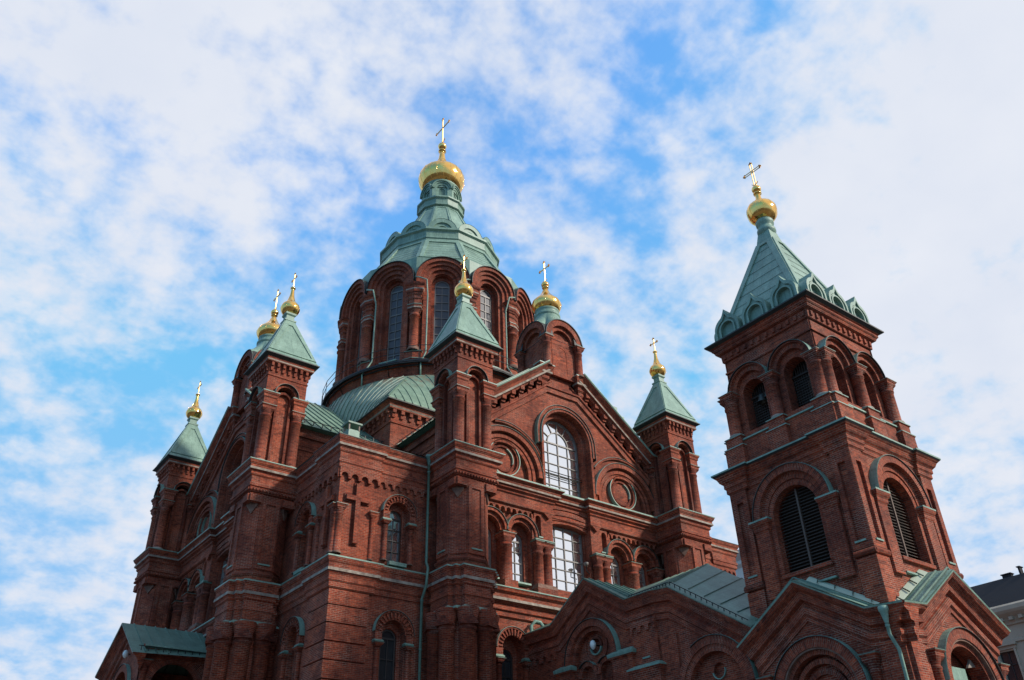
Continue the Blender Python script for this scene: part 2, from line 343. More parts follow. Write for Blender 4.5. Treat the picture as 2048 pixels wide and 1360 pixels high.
# windows -----------------------------------------------------------
def window(parent, fr, cx, z0, zs, hw, d, glassm='glass_mirror', fm='frame_dark', rows=5, cols=2, bar=.036, arch=True, fan=0, name='window', heads=True):
    f = MB((fm,), fr)
    if arch: o_, i_ = archpoly_u(cx, z0, zs, hw+.02, 16), archpoly_u(cx, z0+.08, zs, hw-.075, 16)
    else: o_, i_ = [(cx-hw-.02, z0), (cx+hw+.02, z0), (cx+hw+.02, zs), (cx-hw-.02, zs)], [(cx-hw+.075, z0+.08), (cx+hw-.075, z0+.08), (cx+hw-.075, zs-.08), (cx-hw+.075, zs-.08)]
    f.panel(o_, [i_], d+.06, fm, back=d-.02, sides=False)
    for k in range(1, cols):
        x = cx-hw+2*hw*k/cols; w = bar*(1.5 if cols == 4 and k == 2 else 1)
        top = zs if (arch and not fan) else (zs if not arch else (zs if fan else zs))
        if fan and cols == 4 and k == 2: top = zs+hw*.98
        f.box(x-w/2, x+w/2, d, d+.05, z0, top, fm)
    hz = zs-z0
    for k in range(1, rows+(1 if arch else 0)):
        z = z0+hz*k/rows; w = bar*(2.2 if (k == rows and arch) else (1.8 if rows > 5 and k % 3 == 0 else 1))
        f.box(cx-hw, cx+hw, d+.001, d+.053, z-w/2, z+w/2, fm)
    if fan:
        f.ring(cx, zs, hw*.50, hw*.50+.05, d, d+.055, 0, 180, fm, n=14)
        for a in (30, 60, 120, 150):
            a_ = radians(a); x0, z0_, x1, z1 = cx+hw*.5*cos(a_), zs+hw*.5*sin(a_), cx+hw*cos(a_), zs+hw*sin(a_); nx, nz_ = -sin(a_)*.022, cos(a_)*.022
            f.panel([(x0-nx, z0_-nz_), (x1-nx, z1-nz_), (x1+nx, z1+nz_), (x0+nx, z0_+nz_)], (), d+.05, fm, back=d)
    w = f.build(name, parent)
    g_ = MB((glassm,), fr)
    g_.panel(archpoly_u(cx, z0, zs, hw, 16) if arch else [(cx-hw, z0), (cx+hw, z0), (cx+hw, zs), (cx-hw, zs)], (), d, glassm, back=d-.02)
    g_.build('pane', w); return w
def hood(mb, cx, zs, r, d0, d1, m='copper', a0=0, a1=180, t_=.05, leg=0):
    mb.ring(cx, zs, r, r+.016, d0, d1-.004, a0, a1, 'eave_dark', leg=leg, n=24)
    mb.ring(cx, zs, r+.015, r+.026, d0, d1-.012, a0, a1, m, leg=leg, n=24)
def scallop(mb, s0, s1, z0, z1, d0, d1, n, rr=.36, m='brick'):
    """strip with a row of small round-headed cut-outs along its lower edge"""
    w = (s1-s0)/n; r = w*rr; P = [(s0, z1), (s1, z1), (s1, z0)]
    for i in range(n-1, -1, -1):
        c = s0+w*(i+.5)
        P += [(c+r, z0)]+[(c+r*cos(a), z0+.10+r*sin(a)) for a in [pi*k/6 for k in range(7)]]+[(c-r, z0)]
    P.append((s0, z0)); mb.panel(P, (), d1, m, back=d0)
def brackets(mb, s0, s1, n, zt, d0, dep=.2, w=.16, m='brick'):
    for i in range(n):
        c = s0+(s1-s0)*i/(n-1) if n > 1 else s0
        mb.box(c-w/2, c+w/2, d0-.05, d0+dep, zt-.2, zt, m); mb.box(c-w*.42, c+w*.42, d0-.05, d0+dep*.5, zt-.45, zt-.2, m)
# profiles: (out, z, material of the strip going up)
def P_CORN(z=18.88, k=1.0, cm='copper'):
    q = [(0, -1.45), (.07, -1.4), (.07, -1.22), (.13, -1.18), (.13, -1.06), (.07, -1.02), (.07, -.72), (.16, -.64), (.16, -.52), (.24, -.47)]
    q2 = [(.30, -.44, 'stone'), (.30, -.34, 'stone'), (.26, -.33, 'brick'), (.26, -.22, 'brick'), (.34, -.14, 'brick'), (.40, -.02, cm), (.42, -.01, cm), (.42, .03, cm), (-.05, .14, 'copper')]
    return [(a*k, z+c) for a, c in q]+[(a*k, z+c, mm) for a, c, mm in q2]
def P_LEDGE(z=13.4, k=1.0):
    q = [(0, -1.25), (.08, -1.2), (.08, -1.0), (.15, -.95), (.15, -.72), (.24, -.62)]
    q2 = [(.31, -.60, 'stone'), (.31, -.48, 'stone'), (.27, -.47, 'brick'), (.27, -.3, 'brick'), (.36, -.2, 'brick'), (.40, -.06, 'copper'), (.42, -.05, 'copper'), (.42, 0, 'copper'), (-.02, .13, 'copper')]
    return [(a*k, z+c) for a, c in q]+[(a*k, z+c, mm) for a, c, mm in q2]
def spline(P, n=4):
    Q = []
    for i in range(len(P)-1):
        p0, p1, p2, p3 = P[max(i-1, 0)], P[i], P[i+1], P[min(i+2, len(P)-1)]
        for k in range(n):
            t_ = k/n; Q.append(tuple(.5*(2*b_+(c-a)*t_+(2*a-5*b_+4*c-d)*t_*t_+(3*b_-a-3*c+d)*t_**3) for a, b_, c, d in zip(p0, p1, p2, p3)))
    return Q+[P[-1]]
def onion(parent, prof, neck, ball=None, rball=.2, name='onion_dome', m='gold', seams=12):
    """gilded onion from a turned profile, collar and ball on top"""
    f = MB((m,)); P = spline(prof, 4); rw = max(r for r, z in P); zn, rn = neck
    P = [(prof[0][0]*.8, prof[0][1]-.05)]+P+[(rn, zn), (rn*1.7, zn+.02), (rn*1.7, zn+.09), (rn, zn+.12)]
    if ball:
        for k in range(9): a = -pi/2*.8+k/8*pi*.9; P.append((rball*cos(a), ball+rball*sin(a)))
    f.lathe(0, 0, P, 40, 0, True, m)
    for i in range(seams):   # soldered seams between the gilded sheets
        a = 2*pi*(i+.5)/seams; f.tube([((r+.003)*cos(a), (r+.003)*sin(a), z) for r, z in P[1:len(prof)*4-6]], rw*.008, m, 4)
    return f.build(name, parent)
def cross(parent, x, y, z0, z1, arm, za, w=.05, cres=True, m='gold_pale', openw=False):
    f = MB((m,), lambda a, b_, c: (x+b_, y+a, c))      # arms run along y
    if openw:      # openwork: paired rails
        for q in (-1, 1):
            f.box(q*w*2-w*.5, q*w*2+w*.5, -w*.6, w*.6, z0, z1, m); f.box(-arm, arm, -w*.5, w*.5, za+q*w*2-w*.5, za+q*w*2+w*.5, m)
    else: f.box(-w, w, -w*.8, w*.8, z0, z1, m); f.box(-arm, arm, -w*.7, w*.7, za-w, za+w, m)
    for (cx, cz, dx, dz) in ((0, z1, 0, 1), (-arm, za, -1, 0), (arm, za, 1, 0)):     # trefoil ends
        q = w*1.5
        for k in range(3):
            ex, ez = (dx, dz) if k == 0 else ((dz, dx) if k == 1 else (-dz, -dx))
            o_ = w*2.0; ccx, ccz = cx+ex*o_, cz+ez*o_
            f.ring(ccx, ccz, q*.45, q, -w*.6, w*.6, 0, 359.9, m, n=8)
    f.ring(0, za, w*1.2, w*2.0, -w*.65, w*.65, 0, 359.9, m, n=10)
    if cres:
        r = arm*.42; f.ring(0, z0+(z1-z0)*.10+r*.75, r*.86, r, -w*.6, w*.6, 200, 340, m, n=12)
    return f.build('cross', parent)
# ================================================================== CATHEDRAL
CA = empty('cathedral', 'red brick cathedral with gold onion domes and green copper roofs', 'cathedral')
CORN = 18.85
def facade(fr, portal):
    f = MB(('brick', 'brick_dark', 'copper', 'stone'), fr)
    E = 6.6
    # lower wall
    low = [archpoly_u(sg*3.95, 6.6, 10.8, .62, 18) for sg in (-1, 1)]
    f.panel([(-E, 0), (E, 0), (E, 13.3), (-E, 13.3)], low, 13.05, back=12.4, sides=False)
    for sg in (-1, 1):
        cx = sg*3.95
        f.ring(cx, 10.8, .60, .95, 13.0, 13.2, 0, 180, 'brick', n=26)
        for k in range(14):                                  # projecting voussoirs
            a = radians(6+168*k/13); f.panel([(cx+.62*cos(a-.05), 10.8+.62*sin(a-.05)), (cx+.9*cos(a-.04), 10.8+.9*sin(a-.04)), (cx+.9*cos(a+.04), 10.8+.9*sin(a+.04)), (cx+.62*cos(a+.05), 10.8+.62*sin(a+.05))], (), 13.27, back=13.15)
        f.ring(cx, 10.8, .88, .95, 13.0, 13.28, 0, 180, 'brick', n=26); hood(f, cx, 10.8, .95, 13.0, 13.32)
        for q in (-1, 1):
            f.box(cx+q*.78-.18, cx+q*.78+.18, 13.0, 13.24, 10.35, 10.8, 'brick'); f.mould([(cx+q*.78-.18, 13.05), (cx+q*.78-.18, 13.24), (cx+q*.78+.18, 13.24), (cx+q*.78+.18, 13.05)], [(0, 10.35, 'copper'), (.06, 10.4, 'copper'), (.06, 10.44, 'copper'), (0, 10.5, 'copper')])
            f.column(cx+q*.75, 13.12, 6.6, 10.35, .12, .35, seg=10)
        window(CA, fr, cx, 6.7, 10.5, .42, 12.5, 'glass_dark', rows=5)
        f.panel(archpoly_u(cx, 6.6, 10.8, .64, 14), [archpoly_u(cx, 6.7, 10.5, .42, 14)], 12.62, back=12.45)
    f.mould([(-E, 13.05), (E, 13.05)], P_LEDGE(13.4, 1.5))
    # middle storey
    wins = [-5.1, -3.23, 3.23, 5.1]
    H = [archpoly_u(c, 13.75, 16.25, .66, 18) for c in wins]+[[(-1.28, 13.9), (1.28, 13.9), (1.28, 17.25), (.6, 17.4), (0, 17.45), (-.6, 17.4), (-1.28, 17.25)]]
    f.panel([(-E, 13.3), (E, 13.3), (E, 19.0), (-E, 19.0)], H, 12.95, back=12.45, sides=False)
    for c in wins:
        f.ring(c, 16.25, .62, .82, 12.9, 13.12, 0, 180, 'brick', leg=0, n=22)
        f.ring(c, 16.25, .80, .95, 12.9, 13.28, 0, 180, 'brick', leg=0, n=22); hood(f, c, 16.25, .95, 12.9, 13.34, a0=2, a1=178)
        f.panel(archpoly_u(c, 13.75, 16.25, .68, 14), [archpoly_u(c, 13.95, 16.05, .43, 14)], 12.72, back=12.5)
        window(CA, fr, c, 13.95, 16.05, .43, 12.55, 'glass_mirror' if not portal or True else 'glass_dim', rows=4, fm='frame_grey' if fr is FA else 'frame_dark')
        f.box(c-.5, c+.5, 12.6, 13.15, 13.85, 13.93, 'copper')
    f.panel([(-1.3, 13.9), (1.3, 13.9), (1.3, 17.5), (-1.3, 17.5)], [[(-1.2, 14.1), (1.2, 14.1), (1.2, 17.3), (.6, 17.38), (0, 17.41), (-.6, 17.38), (-1.2, 17.3)]], 12.7, back=12.5)
    window(CA, fr, 0, 14.1, 17.38, 1.2, 12.5, 'glass_mirror', 'frame_grey', rows=6, cols=4, arch=False)
    for q in range(3):     # jack arch over the wide window
        pts = [(-1.28+2.56*i/10, 17.45+q*.28+.12*sin(pi*i/10)) for i in range(11)]
        f.rake(pts, [(0, 12.9), (0, 13.0+.05*q), (.24, 13.0+.05*q), (.24, 12.9)], 'brick')
    for sg in (-1, 1):
        # entablature block above the pairs of windows
        a, b_ = sorted((sg*1.28, sg*E))
        f.box(a, b_, 12.9, 13.27, 17.55, 18.85, 'brick')
        x0, x1 = sorted((sg*2.45, sg*E)); scallop(f, x0, x1, 17.22, 17.56, 12.95, 13.2, 12)
        x0, x1 = sorted((sg*1.28, sg*2.6))
        nx0, nx1 = sorted((sg*2.0, sg*2.38))
        f.panel([(x0, 16.1), (x1, 16.1), (x1, 17.56), (x0, 17.56)], [archpoly_u((nx0+nx1)/2, 16.35, 17.25, .17, 8)], 13.2, back=12.95)
        f.box(nx0-.06, nx1+.06, 13.1, 13.24, 16.29, 16.35, 'copper')
        f.panel([(sg*1.6-.3, 17.56), (sg*1.6+.3, 17.56), (sg*1.6, 17.3)], (), 13.36, back=13.2)
        # columns
        for c_, r_ in ((1.68, .25), (2.22, .25)): f.column(sg*c_, 13.1, 13.5, 16.05, r_, .62, .27, seg=16)
        x0, x1 = sorted((sg*1.40, sg*2.52)); f.mould([(x0, 12.95), (x0, 13.36), (x1, 13.36), (x1, 12.95)], [(0, 15.95, 'brick'), (0, 16.06, 'copper'), (.05, 16.1, 'copper'), (.05, 16.14, 'copper'), (-.1, 16.2, 'copper')])
        f.mould([(x0, 12.95), (x0, 13.4), (x1, 13.4), (x1, 12.95)], [(.05, 13.45, 'brick'), (.05, 13.75, 'stone_brown'), (-.02, 13.95, 'stone_brown'), (-.3, 13.98)], capz=False)
        f.column(sg*4.17, 13.08, 13.5, 16.1, .31, .62, .34, seg=16); f.box(sg*4.17-.38, sg*4.17+.38, 12.95, 13.5, 13.45, 13.8, 'brick')
        f.column(sg*6.0, 13.05, 13.5, 16.1, .31, .62, .34, seg=16)
    f.mould([(-E, 13.27), (-1.28, 13.27), (-1.28, 12.97), (1.28, 12.97), (1.28, 13.27), (E, 13.27)],
            [(0, 17.55), (.07, 17.6), (.07, 17.72), (.02, 17.76), (.02, 18.1), (.10, 18.16), (.10, 18.24), (.24, 18.32), (.24, 18.40), (.34, 18.44, 'stone'), (.34, 18.53, 'stone'), (.30, 18.54, 'brick'), (.34, 18.66, 'brick'), (.46, 18.74, 'brick'), (.5, 18.78, 'copper'), (.5, 18.85, 'copper'), (-.3, 19.02, 'copper')])
    # gable wall
    top = lambda s_: 27.35-.765*abs(s_)
    holes = [archpoly_u(0, 19.0, 22.15, 1.66, 26)]
    for sg in (-1, 1):
        cx = sg*4.08; R = 1.5
        h = [(cx+R*cos(pi*i/24), 19.45+R*sin(pi*i/24)) for i in range(25)]
        h = [(cx+R, 19.0)]+h+[(cx-R, 19.0)]; holes.append(h)
    f.panel([(-E, 18.95), (E, 18.95), (E, top(E)), (1.2, top(1.2)), (-1.2, top(-1.2)), (-E, top(E))], holes, 13.05, back=12.85, sides=False)
    for sg in (-1, 1):
        cx = sg*4.08
        f.panel([(cx-1.52, 18.95), (cx+1.52, 18.95), (cx+1.52, 21.0), (cx-1.52, 21.0)], (), 12.88)
        f.ring(cx, 19.45, 1.485, 1.66, 12.88, 13.10, 0, 180, 'brick', leg=.5, n=34); f.ring(cx, 19.45, 1.72, 1.90, 12.95, 13.14, 0, 180, 'brick', leg=.5, n=34)
        f.ring(cx, 19.45, 2.02, 2.28, 12.95, 13.30, 0, 180, 'brick', leg=.0, n=34)
        hood(f, cx, 19.45, 2.28, 13.0, 13.35, a0=0, a1=180)
        f.ring(cx, 19.45, 2.56, 2.66, 13.0, 13.18, (28 if sg < 0 else 60), (104 if sg < 0 else 142), 'brick', n=16)
        hood(f, cx, 19.45, 2.66, 13.0, 13.22, a0=(28 if sg < 0 else 60), a1=(104 if sg < 0 else 142), t_=.05)
        cz = 20.12
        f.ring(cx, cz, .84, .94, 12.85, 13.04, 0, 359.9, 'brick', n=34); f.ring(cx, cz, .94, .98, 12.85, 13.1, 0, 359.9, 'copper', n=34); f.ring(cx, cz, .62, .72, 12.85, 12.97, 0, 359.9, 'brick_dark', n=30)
        f.ring(cx, cz, .58, .62, 12.85, 13.0, -20, 70, 'copper', n=10)
    # great arched window
    f.ring(0, 22.15, 1.42, 1.64, 12.5, 12.9, 0, 180, 'brick', leg=3.2, n=30)
    f.ring(0, 22.15, 1.64, 1.78, 12.7, 13.30, 0, 180, 'brick', leg=3.2, n=30); hood(f, 0, 22.15, 1.78, 13.0, 13.36, leg=.62)
    f.ring(0, 22.15, 1.86, 2.02, 13.0, 13.26, 0, 180, 'brick', leg=.6, n=30); hood(f, 0, 22.15, 2.02, 13.0, 13.32, leg=.72)
    window(CA, fr, 0, 19.1, 22.15, 1.38, 12.45, 'glass_mirror', 'frame_grey', rows=5, cols=4, fan=1)
    f.box(-1.4, 1.4, 12.5, 13.1, 18.95, 19.08, 'copper')
    f.tube([(-1.4, 12.7, 20.35), (1.4, 12.7, 20.35)], .025, 'iron'); f.tube([(-1.4, 12.7, 20.22), (1.4, 12.7, 20.22)], .025, 'iron')
    # raking cornice
    zr = lambda s_: 27.42-.765*abs(s_)
    for sg in (-1, 1):
        pts = [(sg*6.9, zr(6.2)), (sg*6.2, zr(6.2)), (sg*1.25, zr(1.25))]
        if sg > 0: pts.reverse()
        f.rake(pts, [(-1.02, 13.05), (-.98, 13.12), (-.90, 13.12), (-.88, 13.05), (-.60, 13.05), (-.56, 13.30), (-.48, 13.36), (-.44, 13.50, 'stone'), (-.34, 13.50, 'stone'), (-.33, 13.44), (-.2, 13.5), (-.08, 13.66), (-.02, 13.72, 'copper'), (.04, 13.76, 'copper'), (.08, 13.76, 'copper'), (.12, 13.0, 'copper')])
        for k in range(8):            # corbels under the rake
            c = sg*(1.75+k*.62); zt = zr(c)-.60*1.26
            for z0_, z1_, dd, ww in ((-.10, .16, .34, .13), (-.24, -.10, .22, .12), (-.56, -.24, .12, .10)):
                f.box(c-ww, c+ww, 13.0, 13.05+dd, zt+z0_, zt+z1_, 'brick')
        # corbelled block carrying the little turret
        a, b_ = sorted((sg*1.05, sg*1.62))
        f.mould([(a, 13.0), (a, 13.35), (b_, 13.35), (b_, 13.0)], [(-.25, 24.9), (-.2, 25.1), (-.1, 25.3), (-.1, 25.45), (0, 25.55), (0, 25.75), (.08, 25.8), (.14, 25.85, 'stone'), (.14, 25.97, 'stone'), (.10, 25.98), (.2, 26.2), (.26, 26.32, 'copper'), (.26, 26.38, 'copper'), (-.1, 26.45, 'copper')])
    # inner frame of the gable
    zi = lambda s_: 26.1-.765*abs(s_)
    f.rake([(-6.3, zi(6.3)), (-1.18, 25.2), (1.18, 25.2), (6.3, zi(6.3))], [(-.34, 13.05), (-.34, 13.17), (-.06, 13.17), (-.04, 13.25), (.05, 13.25), (.05, 13.05)])
    return f.build('facade_wall', CA)
facade(FA, True); facade(FB, False)
# arms of the cross, their roofs and the inner walls
def rib_line(f, pts, w=.035, h=.06, m='copper_roof', up_=(0, 0, 1)):
    P = [Vector(p) for p in pts]; U = Vector(up_)
    for a, b_ in zip(P, P[1:]):
        d_ = (b_-a).normalized(); s_ = d_.cross(U).normalized()*w/2; n = s_.cross(d_).normalized()*h
        if n.z < 0: n = -n
        f.raw([a-s_, b_-s_, b_-s_+n, a-s_+n], 'copper_dark'); f.raw([a+s_, b_+s_, b_+s_+n, a+s_+n], 'copper_dark'); f.raw([a-s_+n, a+s_+n, b_+s_+n, b_-s_+n], m)
for nm, fr in (('a', FA), ('b', FB), ('c', FC), ('d', FD)):
    for sg in (-1, 1):
        f = MB(('brick',), fr)
        f.face([(sg*6.9, 3, 12), (sg*6.9, 13.0, 12), (sg*6.9, 13.0, 22.3), (sg*6.9, 3, 22.3)])
        for z_, o_ in ((21.6, .12), (21.1, .07), (20.9, .05)): f.box(*sorted((sg*6.85, sg*(6.9+o_))), 7, 12.95, z_-.12, z_+.1, 'brick')
        f.box(*sorted((sg*6.85, sg*7.2)), 7, 12.95, 22.0, 22.1, 'copper_dark')
        f.build('arm_wall', CA)
    if fr in (FC, FD):
        f = MB(('brick',), fr); f.panel([(-7, 0), (7, 0), (7, 22), (0, 27.4), (-7, 22)], (), 13.0); f.build('gable_wall', CA)
    g_ = MB(('copper_roof',), fr)
    for sg in (-1, 1):
        g_.face([(0, 2, 27.62), (0, 13.2, 27.62), (sg*7.35, 13.2, 22.0), (sg*7.35, 2, 22.0)], 'copper_roof')
        if fr in (FA, FB):
            for k in range(18):
                y = 4.2+k*.52; a, b_ = fr(0, y, 27.62), fr(sg*7.3, y, 22.04); rib_line(g_, [a, b_])
            for k in range(12): g_.box(*sorted((sg*7.0, sg*7.04)), 7.3+k*.5, 7.34+k*.5, 22.25, 22.5, 'iron')
            g_.tube([(sg*7.02, 7.3, 22.47), (sg*7.02, 12.9, 22.47)], .02, 'iron', 4)
    if fr is FA:                                   # roof hatch box seen past the gable
        g_.box(4.2, 5.0, 12.1, 12.7, 23.6, 25.1, 'copper'); g_.box(4.1, 5.1, 12.0, 12.8, 25.1, 25.25, 'copper'); g_.box(4.3, 4.8, 12.15, 12.6, 25.25, 25.9, 'copper')
    if fr is FB: g_.box(1.6, 2.2, 9.0, 9.5, 26.2, 26.55, 'copper')
    g_.build('arm_roof', CA)
# ---- corner blocks in the re-entrant angles
def corner_block(sx, sy, detail):
    fr1 = (lambda a, d, z: (sx*-a, sy*d, z)) if False else None
    f = MB(('brick', 'brick_dark', 'copper', 'stone', 'stone_brown'), lambda a, b_, c: (sx*a, sy*b_, c))
    w = 12.85
    faces = [lambda a, d, z: (a, d, z), lambda a, d, z: (d, a, z)] # (along, out)
    for k, q in enumerate(faces):
        base = f.xf; f.xf = (lambda q_: lambda a, d, z: (sx*q_(a, d, z)[0], sy*q_(a, d, z)[1], z))(q)
        c = 9.92
        wfr = f.xf
        if detail:
            holes = [archpoly_u(c, 6.4, 10.75, .56, 16), archpoly_u(c, 13.7, 15.9, .56, 16)]
            f.panel([(6.0, 0), (w, 0), (w, 18.9), (6.0, 18.9)], holes, w, back=12.3, sides=False)
            for z0, zs, hr in ((6.4, 10.75, .93), (13.7, 15.9, .86)):
                f.ring(c, zs, .545, hr-.03, w-.05, w+.12, 0, 180, 'brick', n=24)
                for kk in range(13):
                    a = radians(7+166*kk/12); f.panel([(c+.6*cos(a-.06), zs+.6*sin(a-.06)), (c+(hr-.06)*cos(a-.04), zs+(hr-.06)*sin(a-.04)), (c+(hr-.06)*cos(a+.04), zs+(hr-.06)*sin(a+.04)), (c+.6*cos(a+.06), zs+.6*sin(a+.06))], (), w+.2, back=w+.1)
                f.ring(c, zs, hr-.09, hr-.02, w-.05, w+.20, 0, 180, 'brick', n=24); hood(f, c, zs, hr-.02, w-.05, w+.24)
                for s_ in (-1, 1):
                    f.box(c+s_*(hr-.2)-.16, c+s_*(hr-.2)+.16, w-.02, w+.18, zs-.36, zs, 'brick')
                    f.mould([(c+s_*(hr-.22)-.17, w), (c+s_*(hr-.22)-.17, w+.16), (c+s_*(hr-.22)+.17, w+.16), (c+s_*(hr-.22)+.17, w)], [(0, zs-.42, 'copper'), (.05, zs-.38, 'copper'), (.05, zs-.34, 'copper'), (0, zs-.3, 'copper')])
                    f.column(c+s_*(hr-.22), w+.06, z0, zs-.42, .11, .3, seg=10)
                f.panel(archpoly_u(c, z0, zs, .58, 14), [archpoly_u(c, z0+.12, zs-.1, .38, 14)], w-.28, back=w-.5)
                window(CA, wfr, c, z0+.12, zs-.1, .38, w-.42, 'glass_mirror' if z0 > 10 else 'glass_dark', rows=5 if z0 < 10 else 4)
            f.box(c-.42, c+.42, w-.4, w+.22, 13.55, 13.7, 'copper')
            # corner pilaster with grooved courses
            zz_ = 0
            for z1 in (2.3, 3.02, 3.74, 4.46, 5.18, 5.9, 6.62, 7.33, 8.04, 8.75, 9.46, 10.16, 10.86, 11.56, 12.2):
                f.box(11.15, w+.106, w-.02, w+.11, zz_, z1-.05, 'brick'); zz_ = z1
            # upper pilaster: cross relief and little columns
            f.box(11.0, w+.09, w-.02, w+.09, 16.2, 17.45, 'brick') if False else None
            cx = 12.0
            for o_, dd, mm in ((0, .18, 'brick'), (.06, .06, 'brick_dark')):
                a_, b2, z0, z1, z2, z3 = .11+o_, .55+o_, 14.15-o_, 16.02-o_, 16.24+o_, 16.8+o_
                f.panel([(cx-a_, z0), (cx+a_, z0), (cx+a_, z1), (cx+b2, z1), (cx+b2, z2), (cx+a_, z2), (cx+a_, z3), (cx-a_, z3), (cx-a_, z2), (cx-b2, z2), (cx-b2, z1), (cx-a_, z1)], (), w+dd, mm, back=w-.02)
            f.column(12.78, w+.06, 13.6, 15.72, .16, .45, .21, seg=12); f.column(11.2, w+.02, 13.6, 15.7, .09, .42, .16, seg=12)
            scallop(f, 11.0, w+.1, 16.95, 17.45, w, w+.16, 4, .34); scallop(f, 8.0, 11.0, 16.98, 17.4, w, w+.1, 8, .34)
            f.box(11.0, w+.151, w-.02, w+.155, 17.42, 18.4, 'brick')
        else:
            f.panel([(6.0, 0), (w, 0), (w, 18.9), (6.0, 18.9)], (), w)
            scallop(f, 8.0, 12.9, 16.98, 17.4, w, w+.1, 13, .34)
        f.xf = base
    pl = [(6.0, w), (11.0, w), (11.0, w+.12), (w+.12, w+.12), (w+.12, 11.0), (w, 11.0), (w, 6.0)]
    if sx*sy > 0: pass
    n_ = P_CORN(18.82, .72, 'eave_dark'); f.mould(pl, n_)
    f.mould(pl, P_LEDGE(13.42, .72))
    # roof, rising to the square crossing block
    A, B, C_, D = (13.3, 13.3, 18.86), (6.9, 13.3, 18.86), (6.9, 7.5, 21.9), (7.5, 7.5, 22.0)
    f.face([(13.15, 13.15, 18.9), (6.9, 13.15, 18.9), (6.9, 7.5, 21.9), (7.5, 7.5, 21.9)], 'copper_roof'); f.face([(13.15, 13.15, 18.9), (13.15, 6.9, 18.9), (7.5, 6.9, 21.9), (7.5, 7.5, 21.9)], 'copper_roof')
    if detail:   # ventilation box on the roof
        f.box(11.9, 12.45, 11.9, 12.45, 19.0, 19.62, 'copper'); f.box(11.82, 12.53, 11.82, 12.53, 19.9, 19.98, 'copper_dark')
        for a, b_ in ((11.9, 11.9), (12.4, 11.9), (11.9, 12.4), (12.4, 12.4)): f.box(a, a+.06, b_, b_+.06, 19.6, 19.92, 'stone')
    return f.build('corner_block', CA)
corner_block(-1, -1, True); corner_block(1, -1, False); corner_block(-1, 1, False)
# ---- square crossing block and domical vault roof
f = MB(('brick', 'copper_dark', 'stone'))
q = 7.72
for fr in (FA, FB, FC, FD):
    f.xf = fr; f.face([(-q, q, 18), (q, q, 18), (q, q, 24.3), (-q, q, 24.3)])
    brackets(f, -q+.12, q-.12, 30, 24.12, q, .2, .2); f.box(-q, q, q, q+.06, 23.36, 23.44, 'brick')
f.xf = lambda a, b_, c: (a, b_, c)
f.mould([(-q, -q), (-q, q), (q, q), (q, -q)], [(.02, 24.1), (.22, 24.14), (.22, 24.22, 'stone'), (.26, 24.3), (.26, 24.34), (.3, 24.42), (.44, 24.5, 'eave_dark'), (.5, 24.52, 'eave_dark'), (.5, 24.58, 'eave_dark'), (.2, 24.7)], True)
f.build('crossing_block', CA)
f = MB(('copper_roof',))     # square eaves blending into the round foot of the drum
def vr(phi, w): return (1-w)*8.2/max(abs(cos(phi)), abs(sin(phi)))+w*7.55+.28*sin(pi*w)*abs(cos(2*phi))
def vz(w): return 24.60+3.62*w**.96
NA, NWw = 96, 10
for i in range(NA):
    for k in range(NWw):
        q4 = []
        for a_, w_ in ((i, k), (i+1, k), (i+1, k+1), (i, k+1)):
            ph = 2*pi*a_/NA; r_ = vr(ph, w_/NWw); q4.append((r_*cos(ph), r_*sin(ph), vz(w_/NWw)))
        f.face(q4, 'copper_roof', None, not (i % (NA//8) == 0 and (i//(NA//8)) % 2) and k > 99)
for fr in (FA, FB):
    for k in range(-15, 16):
        x = k*.52+.1; pts = []
        for w10 in range(0, 21):
            w_ = w10/20; best = None
            for ph in [pi/4*m_/60 for m_ in range(61)]:
                r_ = vr(ph, w_)
                if r_*sin(ph) >= abs(x): best = (r_*cos(ph), vz(w_)); break
            if best: pts.append(fr(x, best[0], best[1]))
        if len(pts) > 2: rib_line(f, pts[::2], .035, .05)
f.xf = lambda a, b_, c: (a, b_, c); rib_line(f, [(-vr(pi/4, w_/8)*.7071, -vr(pi/4, w_/8)*.7071, vz(w_/8)) for w_ in range(8)], .07, .06)
f.build('vault_roof', CA)
# ---- drum
NF = 12; T15 = tan(radians(15))
f = MB(('brick', 'brick_dark', 'copper', 'stone'))
f.lathe(0, 0, [(7.28, 24), (7.28, 28.2), (7.35, 28.3), (7.35, 28.9), (7.5, 29.0), (7.5, 29.2, 'iron'), (7.0, 29.24, 'iron'), (6.2, 29.35)], 48, 0, True, 'brick')
for k in range(NF):
    fr = rotf(radians(90+30*k)); f.xf = fr; hw = 6.28*T15
    f.panel([(-hw, 29.2), (hw, 29.2), (hw, 37.5), (-hw, 37.5)], [archpoly_u(0, 30.2, 36.0, .72, 18)], 6.28, back=6.0, sides=False)
    f.panel(archpoly_u(0, 30.1, 36.0, .74, 18), [archpoly_u(0, 30.3, 36.0, .5, 18)], 6.05, back=5.85)
    f.ring(0, 36.03, .74, .98, 6.2, 6.42, 0, 180, 'brick', leg=6.6, n=22)
    f.ring(0, 36.03, .98, 1.26, 6.2, 6.6, 0, 180, 'brick', leg=6.6, n=24)
    f.ring(0, 36.03, 1.26, 1.50, 6.2, 6.74, 0, 180, 'brick', leg=.6, n=26); f.ring(0, 36.03, 1.50, 1.76, 6.2, 6.90, 0, 180, 'brick', leg=.5, n=28)
    f.box(-.62, .62, 6.0, 6.7, 30.02, 30.12, 'copper')
